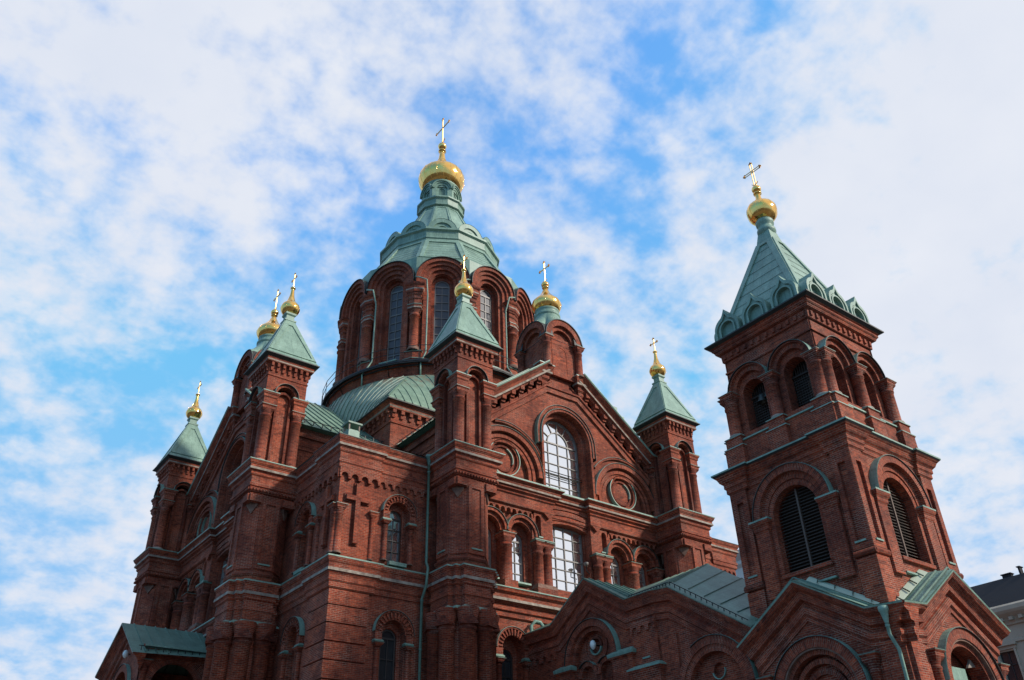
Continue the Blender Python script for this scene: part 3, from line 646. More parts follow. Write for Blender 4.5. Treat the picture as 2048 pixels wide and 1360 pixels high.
for k in range(NF):
    fr = rotf(radians(75+30*k)); f.xf = fr
    V = lambda w, d: [(-w, 6.2), (-w, d-w*.268), (0, d), (w, d-w*.268), (w, 6.2)]
    f.mould(V(.52, 7.0), [(.06, 29.2), (.06, 29.75), (.1, 29.8, 'copper'), (.1, 29.84, 'copper'), (0, 29.9), (0, 30.3), (.05, 30.34, 'copper'), (.08, 30.38, 'copper'), (0, 30.46, 'stone'), (-.3, 30.5, 'stone')])
    f.lathe(0, 6.78, [(.42, 30.42, 'stone_brown'), (.44, 30.52, 'stone_brown'), (.36, 30.68, 'stone_brown'), (.31, 30.72), (.31, 33.0), (.37, 33.02, 'brick_dark'), (.37, 33.12, 'brick_dark'), (.31, 33.16), (.31, 33.3, 'brick_dark'), (.42, 33.5)], 16)
    f.mould(V(.36, 7.02), [(-.08, 33.3, 'brick_dark'), (.02, 33.48), (.02, 33.56), (.1, 33.62, 'stone'), (.1, 33.72, 'stone'), (.08, 33.73), (.08, 33.84), (.12, 33.9, 'copper'), (.12, 33.94, 'copper'), (0, 34.02)])
    f.mould(V(.40, 7.0), [(0, 33.95), (0, 34.35), (.06, 34.4, 'brick_dark'), (.06, 34.5, 'brick_dark'), (.02, 34.52), (.02, 34.68), (.1, 34.74, 'brick_dark'), (.1, 34.84, 'brick_dark'), (.16, 34.9), (.2, 35.06, 'stone'), (.2, 35.16, 'stone'), (.18, 35.17), (.18, 35.34), (.28, 35.44, 'brick_dark'), (.30, 35.5, 'brick_dark'), (.30, 35.58, 'copper_dark'), (-.2, 35.62, 'copper_dark')])
    f.face([(-.6, 6.2, 35.6), (-.6, 6.95, 35.6), (0, 7.15, 35.6), (.6, 6.95, 35.6), (.6, 6.2, 35.6)], 'copper_dark')
    f.box(-.16, .16, 6.6, 7.0, 35.6, 36.3, 'copper')
drum = f.build('drum', CA)
for k in range(NF):
    ang = 90+30*k
    if ang in (90, 120, 60, 30, 0): continue
    window(CA, rotf(radians(ang)), 0, 30.3, 36.0, .5, 5.9, 'glass_dim', 'frame_grey', rows=9, cols=2, bar=.05)
# curtains/blinds are behind these panes; the tent roof of the dome:
f = MB(('copper',))
def ngon(ap, z): r = ap/cos(radians(15)); return [(r*cos(radians(75+30*k+15-15)), r*sin(radians(75+30*k)), z) for k in range(NF)]
CP = [(6.62, 37.82), (6.1, 38.25), (5.65, 38.95), (5.05, 39.95), (4.45, 41.15), (4.3, 41.55)]
def nloft(f, P, m='copper'):
    for (a0, z0), (a1, z1) in zip(P, P[1:]):
        A, B = ngon(a0, z0), ngon(a1, z1)
        for k in range(NF): j = (k+1) % NF; f.face([A[k], A[j], B[j], B[k]], m)
nloft(f, CP)
nloft(f, [(4.30, 41.5), (4.38, 41.6), (4.38, 41.75), (4.3, 41.8), (4.36, 42.2), (4.52, 42.3), (4.52, 42.46), (4.2, 42.52), (3.3, 42.6)])
nloft(f, [(3.75, 42.5), (3.2, 43.6), (2.5, 45.1), (1.95, 46.4), (1.62, 47.1)])
nloft(f, [(1.62, 47.05), (1.82, 47.15), (1.82, 47.3), (1.72, 47.35), (1.76, 47.75), (1.9, 47.85), (1.9, 47.98), (1.5, 48.05), (1.3, 48.1)])
for k in range(NF):
    fr = rotf(radians(90+30*k)); f.xf = lambda a, b_, c: (a, b_, c)
    def P(a_, z_, s_=1, fr=fr): return Vector(fr(s_*a_*T15, a_, z_))
    # raised frames on the facets
    a0, z0, a1, z1 = 5.98, 38.45, 4.45, 41.15
    f.quadframe(P(a0, z0), P(a0, z0, -1), P(a1, z1, -1), P(a1, z1), .26, .16, .05, -.07); f.quadframe(P(a0, z0), P(a0, z0, -1), P(a1, z1, -1), P(a1, z1), .26, .16, .05, .07)
    a0, z0, a1, z1 = 3.2, 43.6, 1.68, 46.95
    for tk in (-.05, .05): f.quadframe(P(a0, z0), P(a0, z0, -1), P(a1, z1, -1), P(a1, z1), .13, .16, .05, tk)
    for i in range(1, 7):   # horizontal sheet joints
        t_ = i/7; a_ = 5.98+(4.45-5.98)*t_; z_ = 38.45+(41.15-38.45)*t_; w = a_*T15-.26
        A, B = Vector(fr(-w, a_+.012, z_)), Vector(fr(w, a_+.012, z_)); f.tube([tuple(A), tuple(B)], .012, 'copper_dark', 4)
    f.xf = fr
    hw_ = 6.66*T15; arc = [(1.78*cos(pi*i/24), 36.03+1.78*sin(pi*i/24)) for i in range(25) if abs(1.78*cos(pi*i/24)) < hw_-.02]
    f.panel([(hw_, 36.0)]+arc+[(-hw_, 36.0), (-hw_, 37.9), (hw_, 37.9)], (), 6.66, 'copper')
    # barrel behind each brick arch, running back into the tent
    R_ = 1.80; n = 22
    for i in range(n):
        a, c = pi*i/n, pi*(i+1)/n
        f.face([(R_*cos(a), 7.0, 36.03+R_*sin(a)), (R_*cos(c), 7.0, 36.03+R_*sin(c)), (R_*cos(c)*.72, 5.2, 36.03+R_*sin(c)+.5), (R_*cos(a)*.72, 5.2, 36.03+R_*sin(a)+.5)], 'copper', None, True)
    f.ring(0, 36.03, 1.76, 1.80, 6.5, 7.0, 0, 180, 'eave_dark', leg=.2, n=26)
    # kokoshnik arches on the upper cornice
    f.ring(0, 42.5, .70, 1.06, 3.9, 4.22, 0, 180, 'copper', n=18); f.ring(0, 42.5, .42, .70, 3.9, 4.12, 0, 180, 'copper', n=14); f.ring(0, 42.5, .30, .42, 3.9, 4.02, 0, 180, 'copper', n=12)
    f.panel(archpoly_u(0, 42.4, 42.5, 1.0), (), 3.95, 'copper')
    for i in range(16):
        a, c = pi*i/16, pi*(i+1)/16
        f.face([(1.07*cos(a), 4.24, 42.5+1.07*sin(a)), (1.07*cos(c), 4.24, 42.5+1.07*sin(c)), (1.0*cos(c)*.6, 2.9, 42.8+1.07*sin(c)), (1.0*cos(a)*.6, 2.9, 42.8+1.07*sin(a))], 'copper', None, True)
# lantern: six arched niches
f.xf = lambda a, b_, c: (a, b_, c); f.lathe(0, 0, [(1.15, 48.0), (1.15, 50.1)], 12, 0, False, 'copper')
for k in range(6):
    f.xf = rotf(radians(60*k)); zs = 49.22
    f.panel([(-.77, 48.0), (.77, 48.0), (.77, zs)]+[(.74*cos(pi*i/18), zs+.74*sin(pi*i/18)) for i in range(19)]+[(-.77, zs)], [archpoly_u(0, 48.06, zs-.05, .44, 14)], 1.36, 'copper', back=1.15)
    f.panel(archpoly_u(0, 48.02, zs-.05, .46, 14), [archpoly_u(0, 48.1, zs-.15, .24, 10)], 1.22, 'copper', back=1.1)
    f.panel(archpoly_u(0, 48.05, zs-.15, .26, 10), (), 1.165, 'copper_dark')
    f.ring(0, zs, .58, .72, 1.3, 1.44, 0, 180, 'copper', n=18); f.ring(0, zs, .72, .80, 1.2, 1.52, 0, 180, 'copper', n=18)
nloft_r = MB
f.xf = lambda a, b_, c: (a, b_, c); f.lathe(0, 0, [(1.30, 49.4), (1.36, 50.0), (1.42, 50.05), (1.42, 50.2), (1.2, 50.2)], 24, 0, True, 'copper')
dome = f.build('dome_roof', CA)
onion(CA, [(1.36, 50.15), (1.66, 50.45), (1.88, 51.1), (1.80, 51.75), (1.42, 52.2), (.92, 52.5), (.52, 52.95), (.33, 53.6), (.2, 54.5)], (54.6, .19), 55.25, .36, seams=20)
cross(CA, 0, 0, 55.5, 58.55, .95, 57.5, .046)
# ---- gallery with handrail round the drum foot
f = MB(('iron',)); R0, R1 = 7.2, 7.75
f.lathe(0, 0, [(R0, 29.18), (R1, 29.18), (R1, 29.3), (R0, 29.3)], 36, 0, False, 'iron')
for zz_, rr in ((29.0, 7.5), (29.1, 7.72)): f.tube([(rr*cos(2*pi*i/36), rr*sin(2*pi*i/36), zz_) for i in range(37)], .05, 'iron')
for z_ in (30.3, 29.85): f.tube([(7.72*cos(2*pi*i/36), 7.72*sin(2*pi*i/36), z_) for i in range(37)], .022, 'iron', 5)
for k in range(24):
    a = 2*pi*(k+.3)/24; f.tube([(7.72*cos(a), 7.72*sin(a), 29.2), (7.72*cos(a), 7.72*sin(a), 30.3)], .02, 'iron', 5); f.tube([(7.7*cos(a), 7.7*sin(a), 29.2), (7.3*cos(a), 7.3*sin(a), 28.4)], .025, 'iron', 5)
f.build('gallery_railing', CA)
# ---- corner turrets
def turret():
    f = MB(('brick', 'brick_dark', 'copper', 'stone', 'stone_brown'))
    h, c = 1.06, .62
    OCT = [(-h, -h+c), (-h, h-c), (-h+c, h), (h-c, h), (h, h-c), (h, -h+c), (h-c, -h), (-h+c, -h)]
    f.mould(OCT, [(-.12, 0), (-.12, 11.2)], True)
    for x, y in OCT: f.lathe(x*.98, y*.98, [(.33, 0), (.33, 10.72), (.38, 10.74, 'brick_dark'), (.38, 10.84, 'brick_dark'), (.34, 10.88), (.36, 11.0), (.5, 11.55), (.5, 11.6)], 14)
    for x, y in OCT:
        n = Vector((x, y)).normalized(); g_ = f.xf; f.xf = rotf(atan2(n.y, n.x)); r = Vector((x, y)).length
        f.panel([(-.36, 10.92), (.36, 10.92), (.36, 11.0), (0, 11.45), (-.36, 11.0)], (), r+.40, 'brick_dark', back=r) ; f.xf = g_
    SQ = lambda a, k=.42: [(-a, -a+k), (-a, a-k), (-a+k*.5, a-k), (-a+k*.5, a-k*.5), (-a+k, a-k*.5), (-a+k, a), (a-k, a), (a-k, a-k*.5), (a-k*.5, a-k*.5), (a-k*.5, a-k), (a, a-k), (a, -a+k), (a-k*.5, -a+k), (a-k*.5, -a+k*.5), (a-k, -a+k*.5), (a-k, -a), (-a+k, -a), (-a+k, -a+k*.5), (-a+k*.5, -a+k*.5), (-a+k*.5, -a+k)]
    s1 = SQ(1.06, .5)
    f.mould(s1, [(.05, 11.4), (.22, 11.5), (.26, 11.56, 'copper'), (.26, 11.62, 'copper'), (.1, 11.72), (.1, 12.1), (.14, 12.14), (.14, 12.3), (.1, 12.34), (.1, 12.55), (.16, 12.6), (.16, 12.7), (.24, 12.78, 'stone'), (.24, 12.9, 'stone'), (.2, 12.91), (.2, 13.15), (.26, 13.25), (.28, 13.32, 'copper'), (.28, 13.38, 'copper'), (-.1, 13.52, 'copper'), (-.5, 13.54)], True)
    f.mould(OCT, [(.02, 13.4), (.02, 13.62), (.08, 13.66, 'brick_dark'), (.1, 13.74, 'brick_dark'), (.04, 13.8), (-.02, 13.84), (-.02, 16.95)], True)
    # raised fields and slots of the octagonal pier, stone corbels at its corners
    for k in range(4):
        f.xf = rotf(radians(90*k)); f.panel([(-.42, 13.95), (.42, 13.95), (.42, 17.05), (-.42, 17.05)], [[(-.24, 14.2), (.24, 14.2), (.24, 16.95), (-.24, 16.95)]], 1.10, back=.98); f.box(-.28, .28, 1.02, 1.14, 14.14, 14.2, 'copper')
        f.xf = rotf(radians(90*k+45)); f.panel([(-.36, 13.95), (.36, 13.95), (.36, 16.75), (-.36, 16.75)], (), 1.09, back=1.0)
        f.panel([(-.26, 17.0), (.26, 17.0), (.26, 16.86), (0, 16.48), (-.26, 16.86)], (), 1.17, 'stone_brown', back=.95)
        f.face([(-.32, 1.2, 17.0), (.32, 1.2, 17.0), (.1, 1.45, 17.05), (-.1, 1.45, 17.05)], 'stone_brown')
    f.xf = lambda a, b_, c_: (a, b_, c_)
    Q = [(-h, -h), (-h, h), (h, h), (h, -h)]
    f.mould(Q, [(-.1, 16.95), (0, 16.95), (0, 17.4)], True)
    for k in range(4):
        f.xf = rotf(radians(90*k)); f.box(-1.06, -.5, 1.0, 1.16, 16.98, 17.32, 'brick'); f.box(.5, 1.06, 1.0, 1.16, 16.98, 17.32, 'brick')
        for i in range(15): f.box(-1.1+i*.157-.04, -1.1+i*.157+.04, 1.06, 1.21, 17.48, 17.58, 'brick')
    f.xf = lambda a, b_, c_: (a, b_, c_)
    f.mould(Q, P_CORN(18.88, .88), True, capz=True, capm='copper')
    # belvedere: core, four corner columns, blind arches
    f.mould([(-.72, -.72), (-.72, .72), (.72, .72), (.72, -.72)], [(0, 18.9), (0, 22.9)], True)
    for a in (-1, 1):
        for b_ in (-1, 1):
            f.column(a*.78, b_*.78, 18.98, 22.0, .26, .6, .32, base='stone', seg=16)
            f.mould([(a*.78-.3, b_*.78-.3), (a*.78-.3, b_*.78+.3), (a*.78+.3, b_*.78+.3), (a*.78+.3, b_*.78-.3)], [(0, 22.0), (0, 22.35), (.05, 22.4), (.05, 22.5), (.1, 22.56), (.13, 22.64, 'copper_dark'), (.13, 22.7, 'copper_dark'), (0, 22.76)], True, capz=True)
    for k in range(4):
        f.xf = rotf(radians(90*k))
        f.panel([(-1.04, 22.7), (-.48, 22.7)]+[(.48*cos(pi-pi*i/12), 22.7+.48*sin(pi-pi*i/12)) for i in range(1, 12)]+[(.48, 22.7), (1.04, 22.7), (1.04, 24.4), (-1.04, 24.4)], (), 1.04); f.face([(-1.04, 1.04, 22.7), (-.48, 1.04, 22.7), (-.48, .7, 22.7), (-.7, .7, 22.7)]); f.face([(1.04, 1.04, 22.7), (.48, 1.04, 22.7), (.48, .7, 22.7), (.7, .7, 22.7)])
        f.ring(0, 22.68, .47, .60, .7, 1.12, 0, 180, 'brick', n=16); hood(f, 0, 22.68, .60, .95, 1.26, t_=.045)
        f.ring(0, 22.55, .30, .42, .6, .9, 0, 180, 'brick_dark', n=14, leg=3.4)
        brackets(f, -.92, .92, 7, 24.33, 1.04, .17, .13); f.box(-1.05, 1.05, 1.0, 1.08, 23.62, 23.7, 'brick')
    f.xf = lambda a, b_, c_: (a, b_, c_)
    f.mould([(-1.04, -1.04), (-1.04, 1.04), (1.04, 1.04), (1.04, -1.04)], [(0, 24.3), (.2, 24.34), (.22, 24.38, 'stone'), (.22, 24.45, 'stone'), (.2, 24.46), (.22, 24.58, 'eave_dark'), (.38, 24.66, 'eave_dark'), (.41, 24.68, 'eave_dark'), (.41, 24.73, 'eave_dark'), (.38, 24.74, 'copper')], True)
    t_ = f.build('corner_turret', CA)
    g_ = MB(('copper',)); sq = lambda a, z: [(-a, -a, z), (a, -a, z), (a, a, z), (-a, a, z)]
    PR = [(1.42, 24.72), (1.38, 24.78), (1.27, 24.98), (.24, 27.65)]
    for (a0, z0), (a1, z1) in zip(PR, PR[1:]):
        A, B = sq(a0, z0), sq(a1, z1)
        for i in range(4): g_.face([A[i], A[(i+1) % 4], B[(i+1) % 4], B[i]], 'copper')
    A, B = sq(1.27, 24.98), sq(.24, 27.65)
    for i in range(4): g_.quadframe(A[i], A[(i+1) % 4], B[(i+1) % 4], B[i], .17, .45, .14, .045)
    g_.mould([(-.24, -.24), (-.24, .24), (.24, .24), (.24, -.24)], [(0, 27.6), (.08, 27.64), (.08, 27.72), (-.02, 27.8), (-.02, 28.0), (.05, 28.08), (.05, 28.18), (-.05, 28.2)], True, 'copper', capz=True)
    g_.build('spire_roof', t_)
    onion(t_, [(.22, 28.15), (.40, 28.27), (.51, 28.53), (.44, 28.8), (.25, 29.02), (.13, 29.4), (.085, 29.85)], (29.9, .08))
    cross(t_, 0, 0, 29.95, 30.95, .27, 30.62, .026, False)
    return t_
TW, TD = 7.25, 14.0
T0 = turret(); T0.location = (-TW, -TD, 0)
for x, y in ((TW, -TD), (-TD, -TW), (-TD, TW)):
    c = copy_tree(T0, CA); c.location = (x, y, 0)
# ---- domed turrets astride the two gables
def gable_turret():
    f = MB(('brick', 'brick_dark', 'copper'))
    h = 1.28
    f.mould([(-1.04, -1.04), (-1.04, 1.04), (1.04, 1.04), (1.04, -1.04)], [(0, 26.0), (0, 28.6)], True)
    for a in (-1, 1):
        for b_ in (-1, 1): f.column(a*1.18, b_*1.18, 26.3, 28.3, .21, .5, .26, seg=14, top='copper_dark')
    for k in range(4):
        f.xf = rotf(radians(90*k))
        f.ring(0, 28.35, .74, .98, .8, 1.18, 0, 180, 'brick', n=20); f.ring(0, 28.35, .98, 1.34, .8, 1.36, 0, 180, 'brick', n=24); f.ring(0, 28.35, 1.34, 1.37, .8, 1.42, 0, 180, 'eave_dark', n=24)
        f.panel([(.74*cos(pi*i/16), 28.35+.74*sin(pi*i/16)) for i in range(17)], (), .96)
        f.panel([(-.7, 26.0), (.7, 26.0), (.7, 28.35), (-.7, 28.35)], [archpoly_u(0, 26.2, 27.6, .36, 12)], 1.06, back=.9)
        f.tube([(-1.2, 1.25, 28.25), (1.2, 1.25, 28.25)], .015, 'iron', 4)
    f.xf = lambda a, b_, c_: (a, b_, c_)
    t_ = f.build('gable_turret', CA)
    g_ = MB(('copper',)); n = 40
    def rad(a, z):      # cross-section blends from the scalloped square to the round neck
        return 0
    L = []
    for j in range(7):
        t0 = j/6; row = []
        for i in range(n*2):
            a = 2*pi*i/(n*2); k = round(a/(pi/2)); da = a-k*pi/2
            s_ = tan(da)*1.42
            z_low = 28.35+sqrt(max(0, 1.38**2-min(abs(s_), 1.38)**2)); r_low = 1.42/cos(da)
            r_hi, z_hi = .74, 30.6
            e = t0**.8; r_ = r_low+(r_hi-r_low)*(1-(1-t0)**1.6); row.append((r_*cos(a), r_*sin(a), z_low+(z_hi-z_low)*(t0**1.25)))
        L.append(row)
    for A, B in zip(L, L[1:]):
        for i in range(n*2): j = (i+1) % (n*2); g_.face([A[i], A[j], B[j], B[i]], 'copper', None, True)
    g_.lathe(0, 0, [(.74, 30.55), (.80, 30.62), (.80, 30.72), (.72, 30.78), (.70, 30.95), (.74, 31.0), (.74, 31.08), (.6, 31.1)], 28, 0, True, 'copper')
    g_.build('copper_cap', t_)
    onion(t_, [(.64, 31.05), (.80, 31.2), (.91, 31.5), (.82, 31.8), (.54, 32.1), (.30, 32.4), (.17, 32.7), (.12, 32.85)], (32.87, .12), 33.15, .24)
    cross(t_, 0, 0, 33.3, 34.9, .42, 34.4, .032)
    return t_
G0 = gable_turret(); G0.location = (0, -12.25, 0); c = copy_tree(G0, CA); c.location = (-12.25, 0, 0)
# ---- narthex between church and bell tower (western side seen, both sides built)
NX = 3.05
def narthex(sx):
    fr = lambda a, d, z: (sx*-d, a, z) if sx > 0 else (d, a, z)      # a = world y, d = distance from axis
    f = MB(('brick', 'brick_dark', 'copper', 'stone_brown'), fr)
    yc = -17.45
    f.panel([(-25.6, 0), (-12.9, 0), (-12.9, 11.4), (-15.2, 11.4), (yc, 12.75), (-19.7, 11.4), (-22.2, 11.25), (-25.6, 9.0)],
            [archpoly_u(yc, 6, 9.65, 1.15, 22), circ(yc, 10.28, .0001, 3) if False else archpoly_u(-23.65, 4, 7.5, 1.25, 22)], NX, back=NX-.25, sides=False)
    # porch bay
    f.panel([(yc-1.3, 5.9), (yc+1.3, 5.9), (yc+1.3, 11), (yc-1.3, 11)], [archpoly_u(yc-.58, 6, 9.1, .42, 12), archpoly_u(yc+.58, 6, 9.1, .42, 12), circ(yc, 10.2, .3, 20)], NX-.2, back=NX-.42)
    f.panel([(yc-1.2, 5.9), (yc+1.2, 5.9), (yc+1.2, 10.8), (yc-1.2, 10.8)], (), NX-.4)
    for q in (-1, 1):
        f.ring(yc+q*.58, 9.1, .42, .58, NX-.25, NX-.12, 0, 180, 'brick', n=14); hood(f, yc+q*.58, 9.1, .58, NX-.2, NX-.02, a0=40, a1=140)
        pts = [(yc+q*.58-.42+.084*i, 8.55) for i in range(11)]
        for i in range(7): f.box(yc+q*.58-.40+i*.125-.05, yc+q*.58-.40+i*.125+.05, NX-.45, NX-.28, 8.0, 8.9, 'brick')
    f.ring(yc, 10.2, .3, .36, NX-.22, NX-.1, 190, 350, 'copper', n=14); f.ring(yc, 10.2, .3, .38, NX-.22, NX-.12, -10, 190, 'brick_dark', n=14)
    f.ring(yc, 10.2, .62, .68, NX-.22, NX-.14, -60, 240, 'brick', n=20)
    f.ring(yc, 9.65, 1.12, 1.30, NX-.1, NX+.078, 0, 180, 'brick', n=30); f.ring(yc, 9.65, 1.30, 1.58, NX-.1, NX+.22, 0, 180, 'brick', n=34); hood(f, yc, 9.65, 1.58, NX, NX+.28)
    for y0, y1 in ((yc-2.4, yc-1.25), (yc+1.25, yc+2.1)):
        f.box(y0, y1, NX-.02, NX+.22, 6, 9.4, 'brick'); f.mould([(y0, NX), (y0, NX+.22), (y1, NX+.22), (y1, NX)], [(0, 9.3), (.12, 9.42, 'copper'), (.14, 9.5, 'copper'), (.14, 9.55, 'copper'), (-.1, 9.7, 'copper')])
    pr = [(-1.05, NX), (-1.05, NX+.06), (-.85, NX+.06), (-.8, NX+.12), (-.62, NX+.12), (-.55, NX+.02), (-.42, NX+.05), (-.4, NX+.16), (-.2, NX+.2), (-.08, NX+.28), (.02, NX+.32, 'copper'), (.05, NX+.34, 'copper'), (.09, NX-.5, 'copper')]
    f.rake([(-25.7, 9.05), (-22.15, 11.33), (-21.15, 11.45), (-19.75, 11.45), (yc, 12.88), (-15.1, 11.45), (-12.9, 11.45)], pr)
    # pilaster between the bays with its ledge
    f.box(-21.15, -19.85, NX-.02, NX+.10, 0, 10.6, 'brick'); scallop(f, -21.15, -19.85, 10.1, 10.5, NX+.1, NX+.2, 3, .3); scallop(f, -15.1, -13.6, 10.1, 10.5, NX, NX+.1, 3, .3)
    f.box(-20.7, -20.3, NX+.08, NX+.14, 9.1, 9.16, 'copper')
    f.mould([(-21.3, NX), (-21.3, NX+.3), (-19.85, NX+.3), (-19.85, NX)], [(0, 8.3), (.1, 8.6), (.16, 8.7, 'copper'), (.16, 8.76, 'copper'), (-.1, 8.9, 'copper')]); f.box(-21.3, -19.85, NX, NX+.3, 0, 8.4, 'brick')
    # second bay: blind arch with a roundel and two small arches
    c = -23.65
    f.panel([(c-1.4, 3.9), (c+1.4, 3.9), (c+1.4, 9.2), (c-1.4, 9.2)], [circ(c, 8.12, .27, 20), archpoly_u(c-.62, 4, 7.0, .40, 12), archpoly_u(c+.62, 4, 7.0, .40, 12)], NX-.22, back=NX-.4)
    f.panel([(c-1.3, 3.9), (c+1.3, 3.9), (c+1.3, 9), (c-1.3, 9)], (), NX-.38, 'brick')
    for q in (-1, 1): f.ring(c+q*.62, 7.0, .40, .60, NX-.25, NX-.12, 0, 180, 'brick', n=16)
    f.ring(c, 8.12, .27, .30, NX-.3, NX-.15, 170, 350, 'copper', n=16)
    f.ring(c, 7.5, 1.235, 1.48, NX-.1, NX+.078, 0, 180, 'brick', n=32); f.ring(c, 7.5, 1.48, 1.76, NX-.1, NX+.14, 0, 180, 'brick', n=36); hood(f, c, 7.5, 1.76, NX, NX+.2, a0=60, a1=180, m='copper_dark', t_=.03)
    f.panel([(-25.6, 3), (-22.05, 3), (-22.05, 9.6), (-22.4, 10.0), (-25.6, 7.95)], [[(c+1.55, 3.0001), (c+1.55, 9.2), (c+1.2, 9.4), (-25.5, 7.7), (-25.5, 3.0001)]] if False else (), NX+.03) if False else None
    f.box(-22.1, -21.3, NX-.02, NX+.10, 0, 9.75, 'brick')
    f.build('narthex_wall', CA)
    window(CA, fr, c-.62, 4, 7.0, .36, NX-.36, 'glass_mirror', rows=4)
for sx in (1, -1): narthex(sx)
f = MB(('copper_roof', 'copper'))
for sx in (-1, 1):
    e = 3.38
    A = [(sx*e, -12.9, 11.5), (sx*e, -22.2, 11.42), (0, -21.5, 13.05), (0, -12.9, 13.05)]
    f.face([(sx*e, -12.9, 11.5), (sx*e, -15.1, 11.5), (0, -15.1, 13.05), (0, -12.9, 13.05)], 'copper_dark'); f.face([(sx*2.95, -15.1, 11.69), (sx*2.95, -19.8, 11.66), (0, -19.8, 13.05), (0, -15.1, 13.05)], 'copper_dark'); f.face([(sx*e, -19.8, 11.46), (sx*e, -22.15, 11.4), (0, -21.5, 13.05), (0, -19.8, 13.05)], 'copper_dark')
    f.face([(sx*e, -22.15, 11.4), (sx*e, -25.7, 9.12), (0, -25.6, 10.4), (0, -21.5, 13.05)], 'copper_dark')
    # gable roof of the porch bay
    r_ = 12.98; f.face([(sx*e, -17.45, r_), (sx*e, -19.8, 11.52), (sx*2.9, -19.8, 11.6), (sx*.1, -17.45, r_)], 'copper_dark'); f.face([(sx*e, -17.45, r_), (sx*e, -15.1, 11.52), (sx*2.9, -15.1, 11.6), (sx*.1, -17.45, r_)], 'copper_dark')
    for i in range(5):
        x = e-.35-i*.5; t_ = min(1, (x-.1)/(2.8)); y1 = -17.45-2.35*t_; rib_line(f, [(sx*x, -17.45, r_), (sx*x, y1, r_-(r_-11.6)*t_)], .04, .05, 'copper_dark')
    for i in range(6):
        u = i/5; y0, z0 = -22.15-3.4*u, 11.4-2.19*u; y1, z1 = -21.5-4.0*u, 13.05-2.6*u; rib_line(f, [(sx*(e-.55), y0+(y1-y0)*.16, z0+(z1-z0)*.16+.01), (0, y1, z1)], .03, .03, 'copper_dark')
    for i in range(6):
        y = -19.6-i*.42; rib_line(f, [(sx*(e-.3), y, 11.56), (0, y+.3, 13.05)], .03, .03, 'copper_dark')
    # snow guard along the eaves
    for (a, b_) in (((-19.9, 11.62), (-22.1, 11.6)), ((-22.15, 11.6), (-25.5, 9.4))):
        f.tube([(sx*3.2, a[0], a[1]), (sx*3.2, b_[0], b_[1])], .018, 'iron', 4)
        n = 14
        for i in range(n): u = i/n; yy, z_ = a[0]+(b_[0]-a[0])*u, a[1]+(b_[1]-a[1])*u; f.box(*sorted((sx*3.19, sx*3.21)), yy-.015, yy+.015, z_-.16, z_, 'iron')
f.build('narthex_roof', CA)
# ---- side porch on the left front
f = MB(('brick', 'brick_dark', 'copper', 'copper_dark')); PXF, PY = 17.05, 2.35
for sg in (-1, 1):
    f.xf = (lambda sg: lambda a, d, z: (-a, sg*-d, z))(sg)
    f.panel([(13, 0), (PXF-.25, 0), (PXF-.25, 11.5), (13, 11.5)], [archpoly_u(15.1, 5, 9.9, 1.15, 20)], PY, back=PY-.5, sides=False)
    f.ring(15.1, 9.9, 1.13, 1.55, PY-.05, PY+.03, 0, 180, 'brick', n=26)
    f.column(16.6, PY+.02, 5, 11.0, .16, .5, .22, seg=10)
    f.mould([(12.9, PY), (PXF-.25, PY)], [(0, 11.0), (.06, 11.1), (.06, 11.25), (.14, 11.35), (.22, 11.48, 'copper_dark'), (.34, 11.55, 'copper'), (.34, 11.62, 'copper'), (0, 11.7)])
f.xf = FB
f.panel([(-PY, 0), (PY, 0), (PY, 11.5), (0, 12.95), (-PY, 11.5)], [archpoly_u(0, 5, 9.7, 1.2, 20)], PXF-.25, back=PXF-.7)
f.ring(0, 9.7, 1.18, 1.5, PXF-.3, PXF-.12, 0, 180, 'brick', n=26); hood(f, 0, 9.7, 1.5, PXF-.3, PXF-.08)
f.rake([(-2.95, 11.1), (0, 13.0), (2.95, 11.1)], [(-.75, PXF-.25), (-.7, PXF-.15), (-.5, PXF-.15), (-.45, PXF-.05), (-.25, PXF), (-.1, PXF+.15), (-.02, PXF+.3, 'copper_dark'), (.05, PXF+.32, 'copper_dark'), (.08, PXF-.3, 'copper_dark')])
f.xf = lambda a, b_, c: (a, b_, c)
for sg in (-1, 1):
    f.face([(-PXF-.3, 0, 13.08), (-12.9, 0, 13.08), (-12.9, sg*3.0, 11.3), (-PXF-.3, sg*3.0, 11.14)], 'copper_dark')
    for i in range(8): rib_line(f, [(-16.8+i*.5, 0, 13.08), (-16.8+i*.5, sg*2.95, 11.22)], .04, .05, 'copper_dark')
f.tube([(-17.1, -2.8, 11.5), (-13.2, -2.8, 11.5)], .02, 'iron', 4)
for i in range(12): f.box(-17.0+i*.33, -16.97+i*.33, -2.82, -2.79, 11.3, 11.5, 'iron')
f.build('side_porch', CA)
# ---- rainwater pipes
def pipe(parent, pts, r=.075, hopper=None, m='copper'):
    f = MB((m,)); f.tube(pts, r, m, 10)
    for (x, y, z), (x2, y2, z2) in zip(pts, pts[1:]):
        if abs(x-x2)+abs(y-y2) < .05:
            k = int(abs(z-z2)/2)
            for i in range(k+1): zz_ = min(z, z2)+.2+i*2; f.lathe(x, y, [(r*1.25, zz_), (r*1.25, zz_+.07)], 10, 0, True, m)
    if hopper:
        x, y, z = hopper; f.lathe(x, y, [(r, z-.45), (r*1.5, z-.32), (r*2.2, z-.12), (r*2.7, z-.08), (r*2.7, z+.04), (r*2.3, z+.04)], 12, 0, True, m, True)
    return f.build('downpipe', parent)
pipe(CA, [(-8.6, -13.2, 18.6), (-8.6, -13.2, 13.9), (-8.6, -13.35, 13.6), (-8.75, -13.55, 13.3), (-8.75, -13.5, 12.8), (-8.72, -13.12, 12.3), (-8.72, -13.12, 0)], r=.062, hopper=(-8.6, -13.2, 18.95), m='copper_dark')
